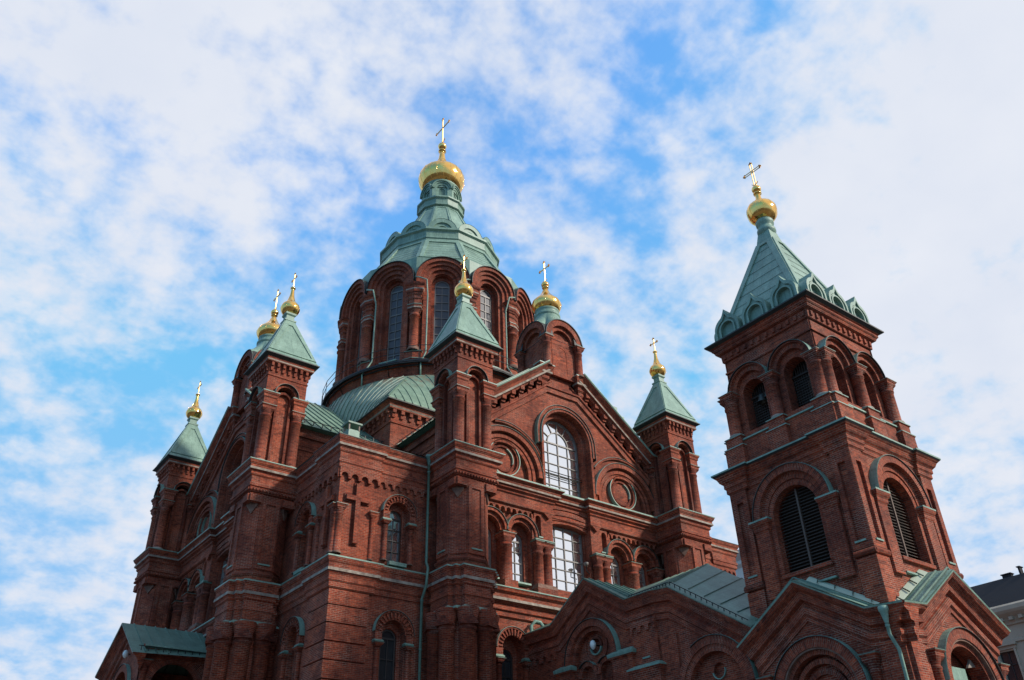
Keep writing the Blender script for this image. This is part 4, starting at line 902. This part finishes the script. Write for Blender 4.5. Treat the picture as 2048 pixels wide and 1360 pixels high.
pipe(CA, [(-2.35, -13.45, 11.9), (-2.5, -13.4, 12.12), (-2.75, -13.35, 12.15), (-2.95, -13.3, 11.95), (-2.95, -13.3, 0)], r=.085)
for a_deg in (-135, -105, -75, -165):
    a = radians(a_deg); t_ = (-sin(a), cos(a)); c_, s_ = cos(a), sin(a)
    sg = -1 if a_deg < -120 else 1
    P2 = lambda rr, off, z: (rr*c_+off*t_[0], rr*s_+off*t_[1], z)
    pipe(CA, [P2(7.05, 0, 36.1), P2(7.35, sg*-.3, 35.85), P2(7.3, sg*-.85, 35.6), P2(6.95, sg*-.85, 34.6), P2(6.95, sg*-.85, 30.2), P2(7.3, sg*-.75, 29.5), P2(7.55, sg*-.7, 29.0), P2(7.5, sg*-.7, 28.1)], r=.05)
# ================================================================== BELL TOWER
BT = empty('bell_tower', 'square red brick bell tower with green spire beside the church', 'bell tower', (0, -27.8, 0))
FR = [rotf(radians(-90)), rotf(radians(180)), rotf(radians(90)), rotf(radians(0))]   # -y, -x, +y, +x
f = MB(('brick', 'brick_dark', 'copper', 'stone', 'stone_brown'))
I_ = lambda a, b_, c: (a, b_, c)
# belfry stage
for fr in FR:
    f.xf = fr
    H = [archpoly_u(sg*1.0, 16.5, 18.2, .52, 16) for sg in (-1, 1)]
    f.panel([(-2.1, 15.4), (2.1, 15.4), (2.1, 20.4), (-2.1, 20.4)], H, 2.05, back=1.5, sides=False)
    for sg in (-1, 1):
        f.ring(sg*1.0, 18.35, .70, .90, 2.0, 2.22, 0, 180, 'brick', n=22); f.ring(sg*1.0, 18.35, .90, .98, 2.0, 2.34, 0, 180, 'brick', n=22); hood(f, sg*1.0, 18.35, .96, 2.0, 2.42, a0=3, a1=177)
    for s_ in (-2.02, 0, 2.02): f.column(s_, 2.24, 16.45, 18.35, .23, .5, .29, seg=16, base='stone')
    f.box(-2.115, 2.115, 1.9, 2.12, 19.45, 19.52, 'brick')
    for i_ in range(12): f.box(-1.95+i_*.3545-.06, -1.95+i_*.3545+.06, 2.0, 2.22, 20.1, 20.3, 'brick')
    # plinth blocks under the columns
    for s_ in (-2.02, 0, 2.02): f.mould([(s_-.36, 2.0), (s_-.36, 2.52), (s_+.36, 2.52), (s_+.36, 2.0)], [(.06, 15.0), (.06, 15.9), (.1, 15.96, 'copper'), (.1, 16.0, 'copper'), (0, 16.06), (0, 16.36), (.05, 16.4, 'copper'), (.05, 16.44, 'copper'), (-.2, 16.46, 'stone_brown')])
    for a, b_ in ((-1.66, -.36), (.36, 1.66)): f.box(a, b_, 1.9, 2.38, 15.0, 16.2, 'brick'); f.box(a, b_, 1.9, 2.44, 16.2, 16.26, 'copper'); f.box(a, b_, 1.9, 2.30, 16.26, 16.5, 'brick')
f.xf = I_
sq = lambda a: [(-a, -a), (-a, a), (a, a), (a, -a)]
f.mould(sq(2.1), [(0, 20.0), (.04, 20.02), (.06, 20.36), (.2, 20.4), (.24, 20.5), (.3, 20.56), (.3, 20.66), (.36, 20.7, 'eave_dark'), (.46, 20.76, 'eave_dark'), (.5, 20.78, 'eave_dark'), (.5, 20.84, 'eave_dark'), (.2, 20.92, 'copper')], True)
for fr in FR:
    f.xf = fr
    # cornice between the stages breaks forward at the corners
    hh = 2.5
    H = [archpoly_u(0, 10.7, 12.75, .95, 22)]
    f.panel([(-hh, 0), (hh, 0), (hh, 15), (-hh, 15)], H, hh, back=hh-.75, sides=False)
    f.ring(0, 12.75, .935, 1.12, hh-.3, hh+.02, 0, 180, 'brick', leg=2.0, n=30); f.ring(0, 12.8, 1.12, 1.36, hh-.05, hh+.06, 0, 180, 'brick', n=34, leg=0)
    f.ring(0, 12.8, 1.36, 1.62, hh-.05, hh+.25, 0, 180, 'brick', n=36); hood(f, 0, 12.8, 1.62, hh-.05, hh+.30)
    for sg in (-1, 1):
        a, b_ = sorted((sg*1.16, sg*1.72)); f.box(a, b_, hh-.02, hh+.14, 10.0, 12.5, 'brick')
        f.mould([(a, hh), (a, hh+.14), (b_, hh+.14), (b_, hh)], [(0, 12.35), (.05, 12.45), (.05, 12.55), (.12, 12.66), (.15, 12.76, 'copper'), (.15, 12.82, 'copper'), (-.1, 12.88, 'copper')])
        a, b_ = sorted((sg*1.86, sg*(hh+.094)))
        px = sg*2.2; f.panel([(a, 10.72), (b_, 10.72), (b_, 14.0), (a, 14.0)], [[(px-.15, 11.0), (px+.15, 11.0), (px+.15, 13.75), (px-.15, 13.75)]], hh+.11, back=hh)
        f.box(px-.2, px+.2, hh, hh+.15, 10.94, 11.0, 'copper'); f.box(a, b_, hh-.02, hh+.113, 14.0, 14.3, 'brick')
        f.box(a, b_, hh-.02, hh+.10, 7, 10.45, 'brick')
        f.tube([(a-.0, hh+.06, 10.6), (b_+.06, hh+.06, 10.6)], .12, 'brick_dark', 8)
    f.box(-1.0, 1.0, hh-.3, hh+.12, 10.55, 10.68, 'brick'); f.box(-1.05, 1.05, hh, hh+.14, 10.1, 10.16, 'copper')
f.xf = I_
pl = []
for (cx, cy) in ((-1, -1), (-1, 1), (1, 1), (1, -1)):
    h1, h2, w = 2.5, 2.62, 1.75
    pts = {(-1, -1): [(-w, -h1), (-w, -h2), (-h2, -h2), (-h2, -w), (-h1, -w)], (-1, 1): [(-h1, w), (-h2, w), (-h2, h2), (-w, h2), (-w, h1)], (1, 1): [(w, h1), (w, h2), (h2, h2), (h2, w), (h1, w)], (1, -1): [(h1, -w), (h2, -w), (h2, -h2), (w, -h2), (w, -h1)]}[(cx, cy)]
    pl += pts
f.mould(pl, [(0, 14.2), (.05, 14.25), (.05, 14.4), (.10, 14.46), (.10, 14.6), (.2, 14.7), (.26, 14.84), (.34, 14.92, 'eave_dark'), (.40, 14.98, 'copper'), (.40, 15.04, 'copper'), (-.3, 15.35, 'copper')], True)
f.mould(sq(2.2), [(0, 15.2), (0, 15.5)], True, capz=True)
# ground stage with a gable on every side
GB = 3.1
for gi, fr in enumerate(FR):
    f.xf = fr; eL, eR = gi == 0, gi == 1; zs = 6.62     # the re-entrant corner nearest the viewer is filled in
    W_ = lambda e: GB if e else 2.22
    out_ = [(-W_(eL), 0), (W_(eR), 0), (W_(eR), 8.4)]+([(2.35, 8.5)] if eR else [])+[(0, 9.9)]+([(-2.35, 8.5)] if eL else [])+[(-W_(eL), 8.4)]
    f.panel(out_, [archpoly_u(0, 2.5, zs, 1.20, 24)], GB, back=GB-.5, sides=False)
    f.ring(0, zs, 1.18, 1.32, GB-.3, GB+.04, 0, 180, 'brick', leg=3, n=32)
    f.ring(0, zs, 1.32, 1.38, GB-.1, GB+.16, 0, 180, 'stone_brown', n=32); f.ring(0, zs, 1.38, 1.70, GB-.1, GB+.20, 0, 180, 'brick', n=36, leg=0); hood(f, 0, zs, 1.70, GB, GB+.27)
    if gi != 0:
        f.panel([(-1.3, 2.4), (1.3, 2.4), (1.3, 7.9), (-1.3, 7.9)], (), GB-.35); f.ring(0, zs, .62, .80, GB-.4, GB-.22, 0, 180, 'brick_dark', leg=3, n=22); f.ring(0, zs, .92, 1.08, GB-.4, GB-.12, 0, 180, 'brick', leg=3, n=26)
    for sg, e in ((-1, eL), (1, eR)):
        f.column(sg*1.93, GB+.03, 2, 7.45, .16, .55, .24, seg=12)
        if e:
            a, b_ = sorted((sg*2.45, sg*3.094)); f.box(a, b_, GB-.02, GB+.12, 0, 7.7, 'brick'); f.box(*sorted((sg*2.2, sg*2.5)), GB-.02, GB+.043, 0, 7.6, 'brick')
        else: f.face([(sg*2.22, 2.2, 0), (sg*2.22, GB, 0), (sg*2.22, GB, 8.45), (sg*2.22, 2.2, 8.45)]); f.box(*sorted((sg*2.2, sg*2.42)), 2.3, GB-.01, 7.9, 8.42, 'brick')
    pr = [(-1.0, GB), (-1.0, GB+.05), (-.86, GB+.05), (-.8, GB+.12), (-.62, GB+.12), (-.58, GB+.02), (-.45, GB+.04), (-.42, GB+.2), (-.2, GB+.24), (-.1, GB+.42), (.02, GB+.5, 'copper'), (.07, GB+.52, 'copper'), (.12, GB-.4, 'copper')]
    f.rake(([(-3.55, 8.52), (-2.3, 8.62)] if eL else [(-2.62, 8.46)])+[(0, 10.02)]+([(2.3, 8.62), (3.55, 8.52)] if eR else [(2.62, 8.46)]), pr)
    for sg, e in ((-1, eL), (1, eR)):
        w_ = 2.4 if e else 2.66; zl = 10.12-.596*w_
        f.face([(0, GB+.5, 10.12), (sg*w_, GB+.5, zl), (sg*w_, 2.4, zl+.04), (0, 2.4, 10.3)], 'copper')
        if e: f.face([(sg*2.35, GB+.5, 8.70), (sg*3.6, GB+.5, 8.6), (sg*3.6, 2.2, 8.6), (sg*2.3, 2.2, 8.9)], 'copper')
        for d_ in (3.05, 3.45): rib_line(f, [fr(0, d_, 10.2), fr(sg*w_, d_, zl+.04)], .03, .05, 'copper')
        # pale flashing where the gable roof meets the shaft
        f.face([(0, 2.515, 10.42), (sg*2.3, 2.515, 9.02), (sg*2.3, 2.78, 8.86), (0, 2.78, 10.24)], 'copper_pale')
        for k_ in range(4): y_ = .3+k_*.58; rib_line(f, [fr(sg*y_, 2.52, 10.42-.6*y_), fr(sg*(y_+.12), 2.8, 10.2-.6*y_)], .02, .04, 'eave_dark')
f.xf = I_
# green canopy and finial inside the western arch
f.box(-.95, .28, -2.9, -2.8, 4.0, 7.2, 'copper'); f.xf = FR[0]; f.ring(-.33, 7.2, .0, .61, 2.8, 2.9, 0, 180, 'copper', n=14) if False else None
f.panel([(.45, 7.25), (1.1, 7.35), (.95, 7.42), (.82, 7.52), (.78, 7.72), (.72, 7.5), (.6, 7.38)], (), 2.93, 'stone', back=2.85); f.xf = I_
f.build('tower_shaft', BT)
# louvres
for fr in FR[:4]:
    f = MB(('louvre', 'frame_brown'), fr)
    d = 2.12
    z = 10.8
    while z < 13.6:
        w = .93 if z < 12.75 else sqrt(max(0, .93**2-(z-12.75)**2))
        f.face([(-w, d, z+.09), (w, d, z+.09), (w, d+.10, z), (-w, d+.10, z)], 'louvre'); f.face([(-w, d+.10, z), (w, d+.10, z), (w, d+.10, z+.02), (-w, d+.10, z+.02)], 'louvre'); z += .115
    f.panel(archpoly_u(0, 10.7, 12.75, .95), (), d-.12, 'grille'); f.box(-.035, .035, d, d+.14, 10.7, 13.65, 'frame_brown')
    f.build('louvre_window', BT)
    for sg in (-1, 1):
        f = MB(('louvre', 'grille'), fr); d = 1.5; cx = sg*1.0
        for i in range(9): x = cx-.42+i*.105; f.box(x-.012, x+.012, d, d+.05, 16.5, 18.2+sqrt(max(0, .5**2-(x-cx)**2)), 'louvre')
        z = 16.55
        while z < 18.0: f.box(cx-.5, cx+.5, d+.01, d+.07, z, z+.03, 'louvre'); z += .11
        f.box(cx-.5, cx+.5, d, d+.1, 18.15, 18.22, 'grille'); f.ring(cx, 18.2, .0, .5, d-.2, d-.15, 0, 180, 'grille', n=12); f.panel([(cx-.5, 16.5), (cx+.5, 16.5), (cx+.5, 18.2), (cx-.5, 18.2)], (), d-.35, 'grille')
        f.build('belfry_grille', BT)
# spire with ogee gablets
f = MB(('copper',)); sqz = lambda a, z: [(-a, -a, z), (a, -a, z), (a, a, z), (-a, a, z)]
f.face(sqz(2.5, 20.86), 'copper_dark')
PR = [(2.25, 20.9), (2.0, 21.4), (.42, 25.9), (.30, 26.55)]
for (a0, z0), (a1, z1) in zip(PR, PR[1:]):
    A, B = sqz(a0, z0), sqz(a1, z1)
    for i in range(4): f.face([A[i], A[(i+1) % 4], B[(i+1) % 4], B[i]], 'copper')
A, B = sqz(2.0, 21.4), sqz(.42, 25.9)
for i in range(4):
    f.quadframe(A[i], A[(i+1) % 4], B[(i+1) % 4], B[i], .26, .2, .05, .06)
    a, b_, c_, d_ = map(Vector, (A[i], A[(i+1) % 4], B[(i+1) % 4], B[i]))
    for k in range(1, 8):
        t_ = k/8; p, q_ = a+(d_-a)*t_, b_+(c_-b_)*t_; n = (b_-a).cross(d_-a).normalized()*.012; w = (q_-p).length; e = (q_-p).normalized()*.27; rib_line(f, [tuple(p+e+n), tuple(q_-e+n)], .014, .006, 'copper_dark')
f.lathe(0, 0, [(.30, 26.5), (.42, 26.62), (.42, 26.78), (.33, 26.86), (.32, 27.0), (.40, 27.08), (.41, 27.25), (.36, 27.34), (.3, 27.36)], 20, 0, True, 'copper')
spire = f.build('spire', BT)
def gablet(fr, cx):
    f = MB(('copper', 'copper_dark'), fr); zb = 20.92; R1 = .62
    def og(r):          # ogee outline: two lobes meeting in a point
        L = [(-r, zb)]
        for i in range(0, 9): a = pi-i/8*pi*.36; L.append((r*cos(a), zb+r*.75+r*sin(a)*.92))
        x0, z0 = L[-1]
        for i in range(1, 5): t_ = i/4; L.append((x0*(1-t_)**1.0, z0+(r*.62)*t_**1.7))
        return [(cx+x, z) for x, z in L]+[(cx-x, z) for x, z in reversed(L[:-1])]
    o_ = og(R1); hole = archpoly_u(cx, zb+.02, zb+.42, .33, 12); hole = [(x, z) for x, z in hole]
    f.panel(o_, [hole], 2.30, 'copper', back=2.15, sides=False); f.panel(hole, (), 2.17, 'copper')
    i2 = og(R1*.84)
    for P_, d0, d1 in ((o_, 2.28, 2.38),):
        for a, b_, c_, e_ in zip(o_, o_[1:], i2, i2[1:]):
            f.face([(a[0], d1, a[1]), (b_[0], d1, b_[1]), (e_[0], d1, e_[1]), (c_[0], d1, c_[1])], 'copper'); f.face([(c_[0], d0, c_[1]), (e_[0], d0, e_[1]), (e_[0], d1, e_[1]), (c_[0], d1, c_[1])], 'copper')
            f.face([(a[0], d1, a[1]), (b_[0], d1, b_[1]), (b_[0]*.96+cx*.04, 1.2, b_[1]), (a[0]*.96+cx*.04, 1.2, a[1])], 'copper')
    f.ring(cx, zb+.42, .33, .40, 2.26, 2.36, 0, 180, 'copper', n=14, leg=.4)
    return f.build('gablet', spire)
for fr in FR:
    for cx in (-1.45, 0, 1.45): gablet(fr, cx)
onion(BT, [(.38, 27.35), (.58, 27.5), (.69, 27.85), (.62, 28.17), (.38, 28.4), (.17, 28.56), (.12, 28.95)], (28.98, .11), 29.3, .22)
cross(BT, 0, 0, 29.5, 30.95, .44, 30.45, .03, openw=True)
pipe(BT, [(-3.66, -2.95, 8.2), (-3.66, -2.95, 7.75), (-3.36, -2.95, 7.35), (-3.36, -2.95, 0)], r=.055, hopper=(-3.66, -2.95, 8.5))
# ------------------------------------------------------------------ small things
f = MB(('lamp_glass', 'iron')); f.lathe(0, 0, [(.02, -.2), (.09, -.14), (.13, -.04), (.13, .04), (.09, .14), (.02, .18)], 16, 0, True, 'lamp_glass'); f.box(-.03, .12, -.03, .03, -.03, .03, 'iron') if False else None
f.tube([(.1, 0, 0), (.45, 0, 0)], .03, 'iron')
def tagit(o, label, cat, group=None):
    o['label'] = label; o['category'] = cat
    if group: o['group'] = group
    return o
l0 = tagit(f.build('globe_lamp'), 'white globe lamp in the round recess of the gabled bay before the bell tower', 'lamp'); l0.location = (-3.12, -17.5, 10.22)
l1 = l0.copy(); COL.objects.link(l1); l1.location = (-17.0, -.4, 11.6); l1['label'] = 'white globe lamp on the gable of the left side porch'
def bell(x, y, z, s_, label):
    f = MB(('bell_bronze',)); f.lathe(0, 0, [(.26*s_, 0), (.24*s_, .06*s_), (.17*s_, .16*s_), (.14*s_, .32*s_), (.10*s_, .38*s_), (.01, .4*s_)], 18, 0, True, 'bell_bronze'); f.tube([(0, 0, .38*s_), (0, 0, .62*s_)], .025, 'iron')
    o = tagit(f.build('bell'), label, 'bell', 'bells in the belfry'); o.location = (x, y, z)
bell(-1.72, -26.9, 17.75, .9, 'small bronze bell in the left opening of the belfry, nearer its left side')
bell(-1.72, -27.15, 17.85, .6, 'smaller bronze bell at the right of the left belfry opening')
f = MB(('frame_grey', 'lamp_glass')); f.lathe(0, 0, [(.03, .0), (.10, .03), (.13, .14), (.12, .16)], 14, 0, True, 'frame_grey', True); f.tube([(0, 0, 0), (.0, .0, -.25), (.3, .1, -.35)], .025)
o = tagit(f.build('floodlight'), 'small pale floodlight at the right edge of the wide lower window', 'floodlight'); o.location = (.9, -13.1, 15.45)
# ------------------------------------------------------------------ neighbouring buildings
AB = empty('apartment_building', 'cream neoclassical building with dark slate roof right of the bell tower', 'building', (30, -22, 0))
f = MB(('render_cream',), lambda a, d, z: (-d, a, z))      # a = y offset, d towards -x
wz = [(11.0, 13.5), (6.6, 9.2), (2.2, 5.0)]; ws = [-15.2+i*2.25 for i in range(12)]
holes = [[(a-.5, z0), (a+.5, z0), (a+.5, z1), (a-.5, z1)] for a in ws for z0, z1 in wz]
for z0, z1 in ((0, 2.2), (5.0, 6.6), (9.2, 11.0), (13.5, 15.6)): f.box(-16, 12.2, -.3, 0, z0, z1, 'render_cream')
xs = [-16]+[x for a in ws for x in (a-.5, a+.5)]+[12.199]
for k in range(0, len(xs), 2):
    for z0, z1 in wz: f.box(xs[k], xs[k+1], -.3, -.002, z0, z1, 'render_cream')
f.box(-16, 12.19, -18, -.33, 0, 15.5, 'slate')
for a in ws:
    for z0, z1 in wz:
        for x0, x1, y0, y1 in ((a-.62, a-.51, z0, z1+.1), (a+.51, a+.62, z0, z1+.1), (a-.7, a+.7, z1+.1, z1+.3), (a-.7, a+.7, z0-.18, z0)): f.box(x0, x1, -.05, .1, y0, y1, 'render_cream')
        f.box(a-.78, a+.78, 0, .26, z1+.3, z1+.42, 'render_cream')
f.mould([(-16.1, 0), (12.2, 0), (12.2, -18)], [(.01, 13.9), (.1, 13.95), (.1, 14.1), (.015, 14.15), (.015, 14.9), (.15, 14.95), (.15, 15.05), (.3, 15.3), (.6, 15.55), (.7, 15.7), (.7, 15.95), (.5, 16.1), (.2, 16.12)], m='render_cream')
for i in range(47): f.box(-15.8+i*.6, -15.55+i*.6, .1, .45, 15.15, 15.35, 'render_cream')
f.build('wall', AB)
f = MB(('slate', 'iron'), lambda a, d, z: (-d, a, z))
f.face([(-16.5, .6, 16.0), (12.5, .6, 16.0), (11.6, -2.0, 18.3), (-16.5, -2.0, 18.3)], 'slate'); f.face([(12.5, .6, 16.0), (12.5, -18, 16), (11.6, -18, 18.3), (11.6, -2, 18.3)], 'slate'); f.face([(-16.5, -2, 18.3), (11.6, -2, 18.3), (11.6, -18, 18.6), (-16.5, -18, 18.6)], 'slate')
for i in range(56): f.box(-16.3+i*.5, -16.27+i*.5, -.0, .05, 16.6, 16.62, 'slate')
roof_o = f.build('roof', AB)
for a, w, h in ((2.2, .28, .25), (1.3, .06, .5), (.5, .22, .3), (-2.2, .1, .45)):
    f = MB(('slate',), lambda a_, d, z: (-d, a_, z)); f.box(a-w, a+w, -2.6, -2.2, 18.0, 18.3+h, 'slate'); f.box(a-w-.06, a+w+.06, -2.66, -2.14, 18.3+h, 18.36+h, 'slate'); f.build('chimney', roof_o)
for a in ws:
    for z0, z1 in wz[:2]:
        f = MB(('frame_dark', 'glass_dark'), lambda a_, d, z: (-d, a_, z)); f.box(a-.5, a+.5, -.22, -.18, z0, z1, 'glass_dark'); f.box(a-.03, a+.03, -.17, -.13, z0, z1, 'frame_dark'); f.box(a-.5, a+.5, -.17, -.13, z1-.8, z1-.74, 'frame_dark')
        f.build('window', AB)
f = MB(('pale_render', 'slate')); f.box(38, 56, 4, 26, 0, 27.8, 'pale_render'); f.mould([(38, 4), (38, 26), (56, 26), (56, 4)], [(0, 27.0), (.3, 27.3), (.3, 27.6), (.8, 28.1), (.9, 28.4), (.2, 28.7)], True, 'pale_render', capz=True)
for i in range(6):
    for z in (25, 21.5): f.box(37.9, 38.0, 5.5+i*3.3, 6.7+i*3.3, z-1.1, z+.6, 'slate')
tagit(f.build('distant_building'), 'pale building glimpsed between the church and the bell tower', 'building')
# ------------------------------------------------------------------ ground
f = MB(('paving',)); f.box(-60, 24, -80, 40, -.5, 0, 'paving'); o = f.build('plaza'); o['kind'] = 'structure'
f = MB(('asphalt',)); f.face([(-1500, -1500, -.15), (1500, -1500, -.15), (1500, 1500, -.15), (-1500, 1500, -.15)], 'asphalt'); o = f.build('ground'); o['kind'] = 'structure'
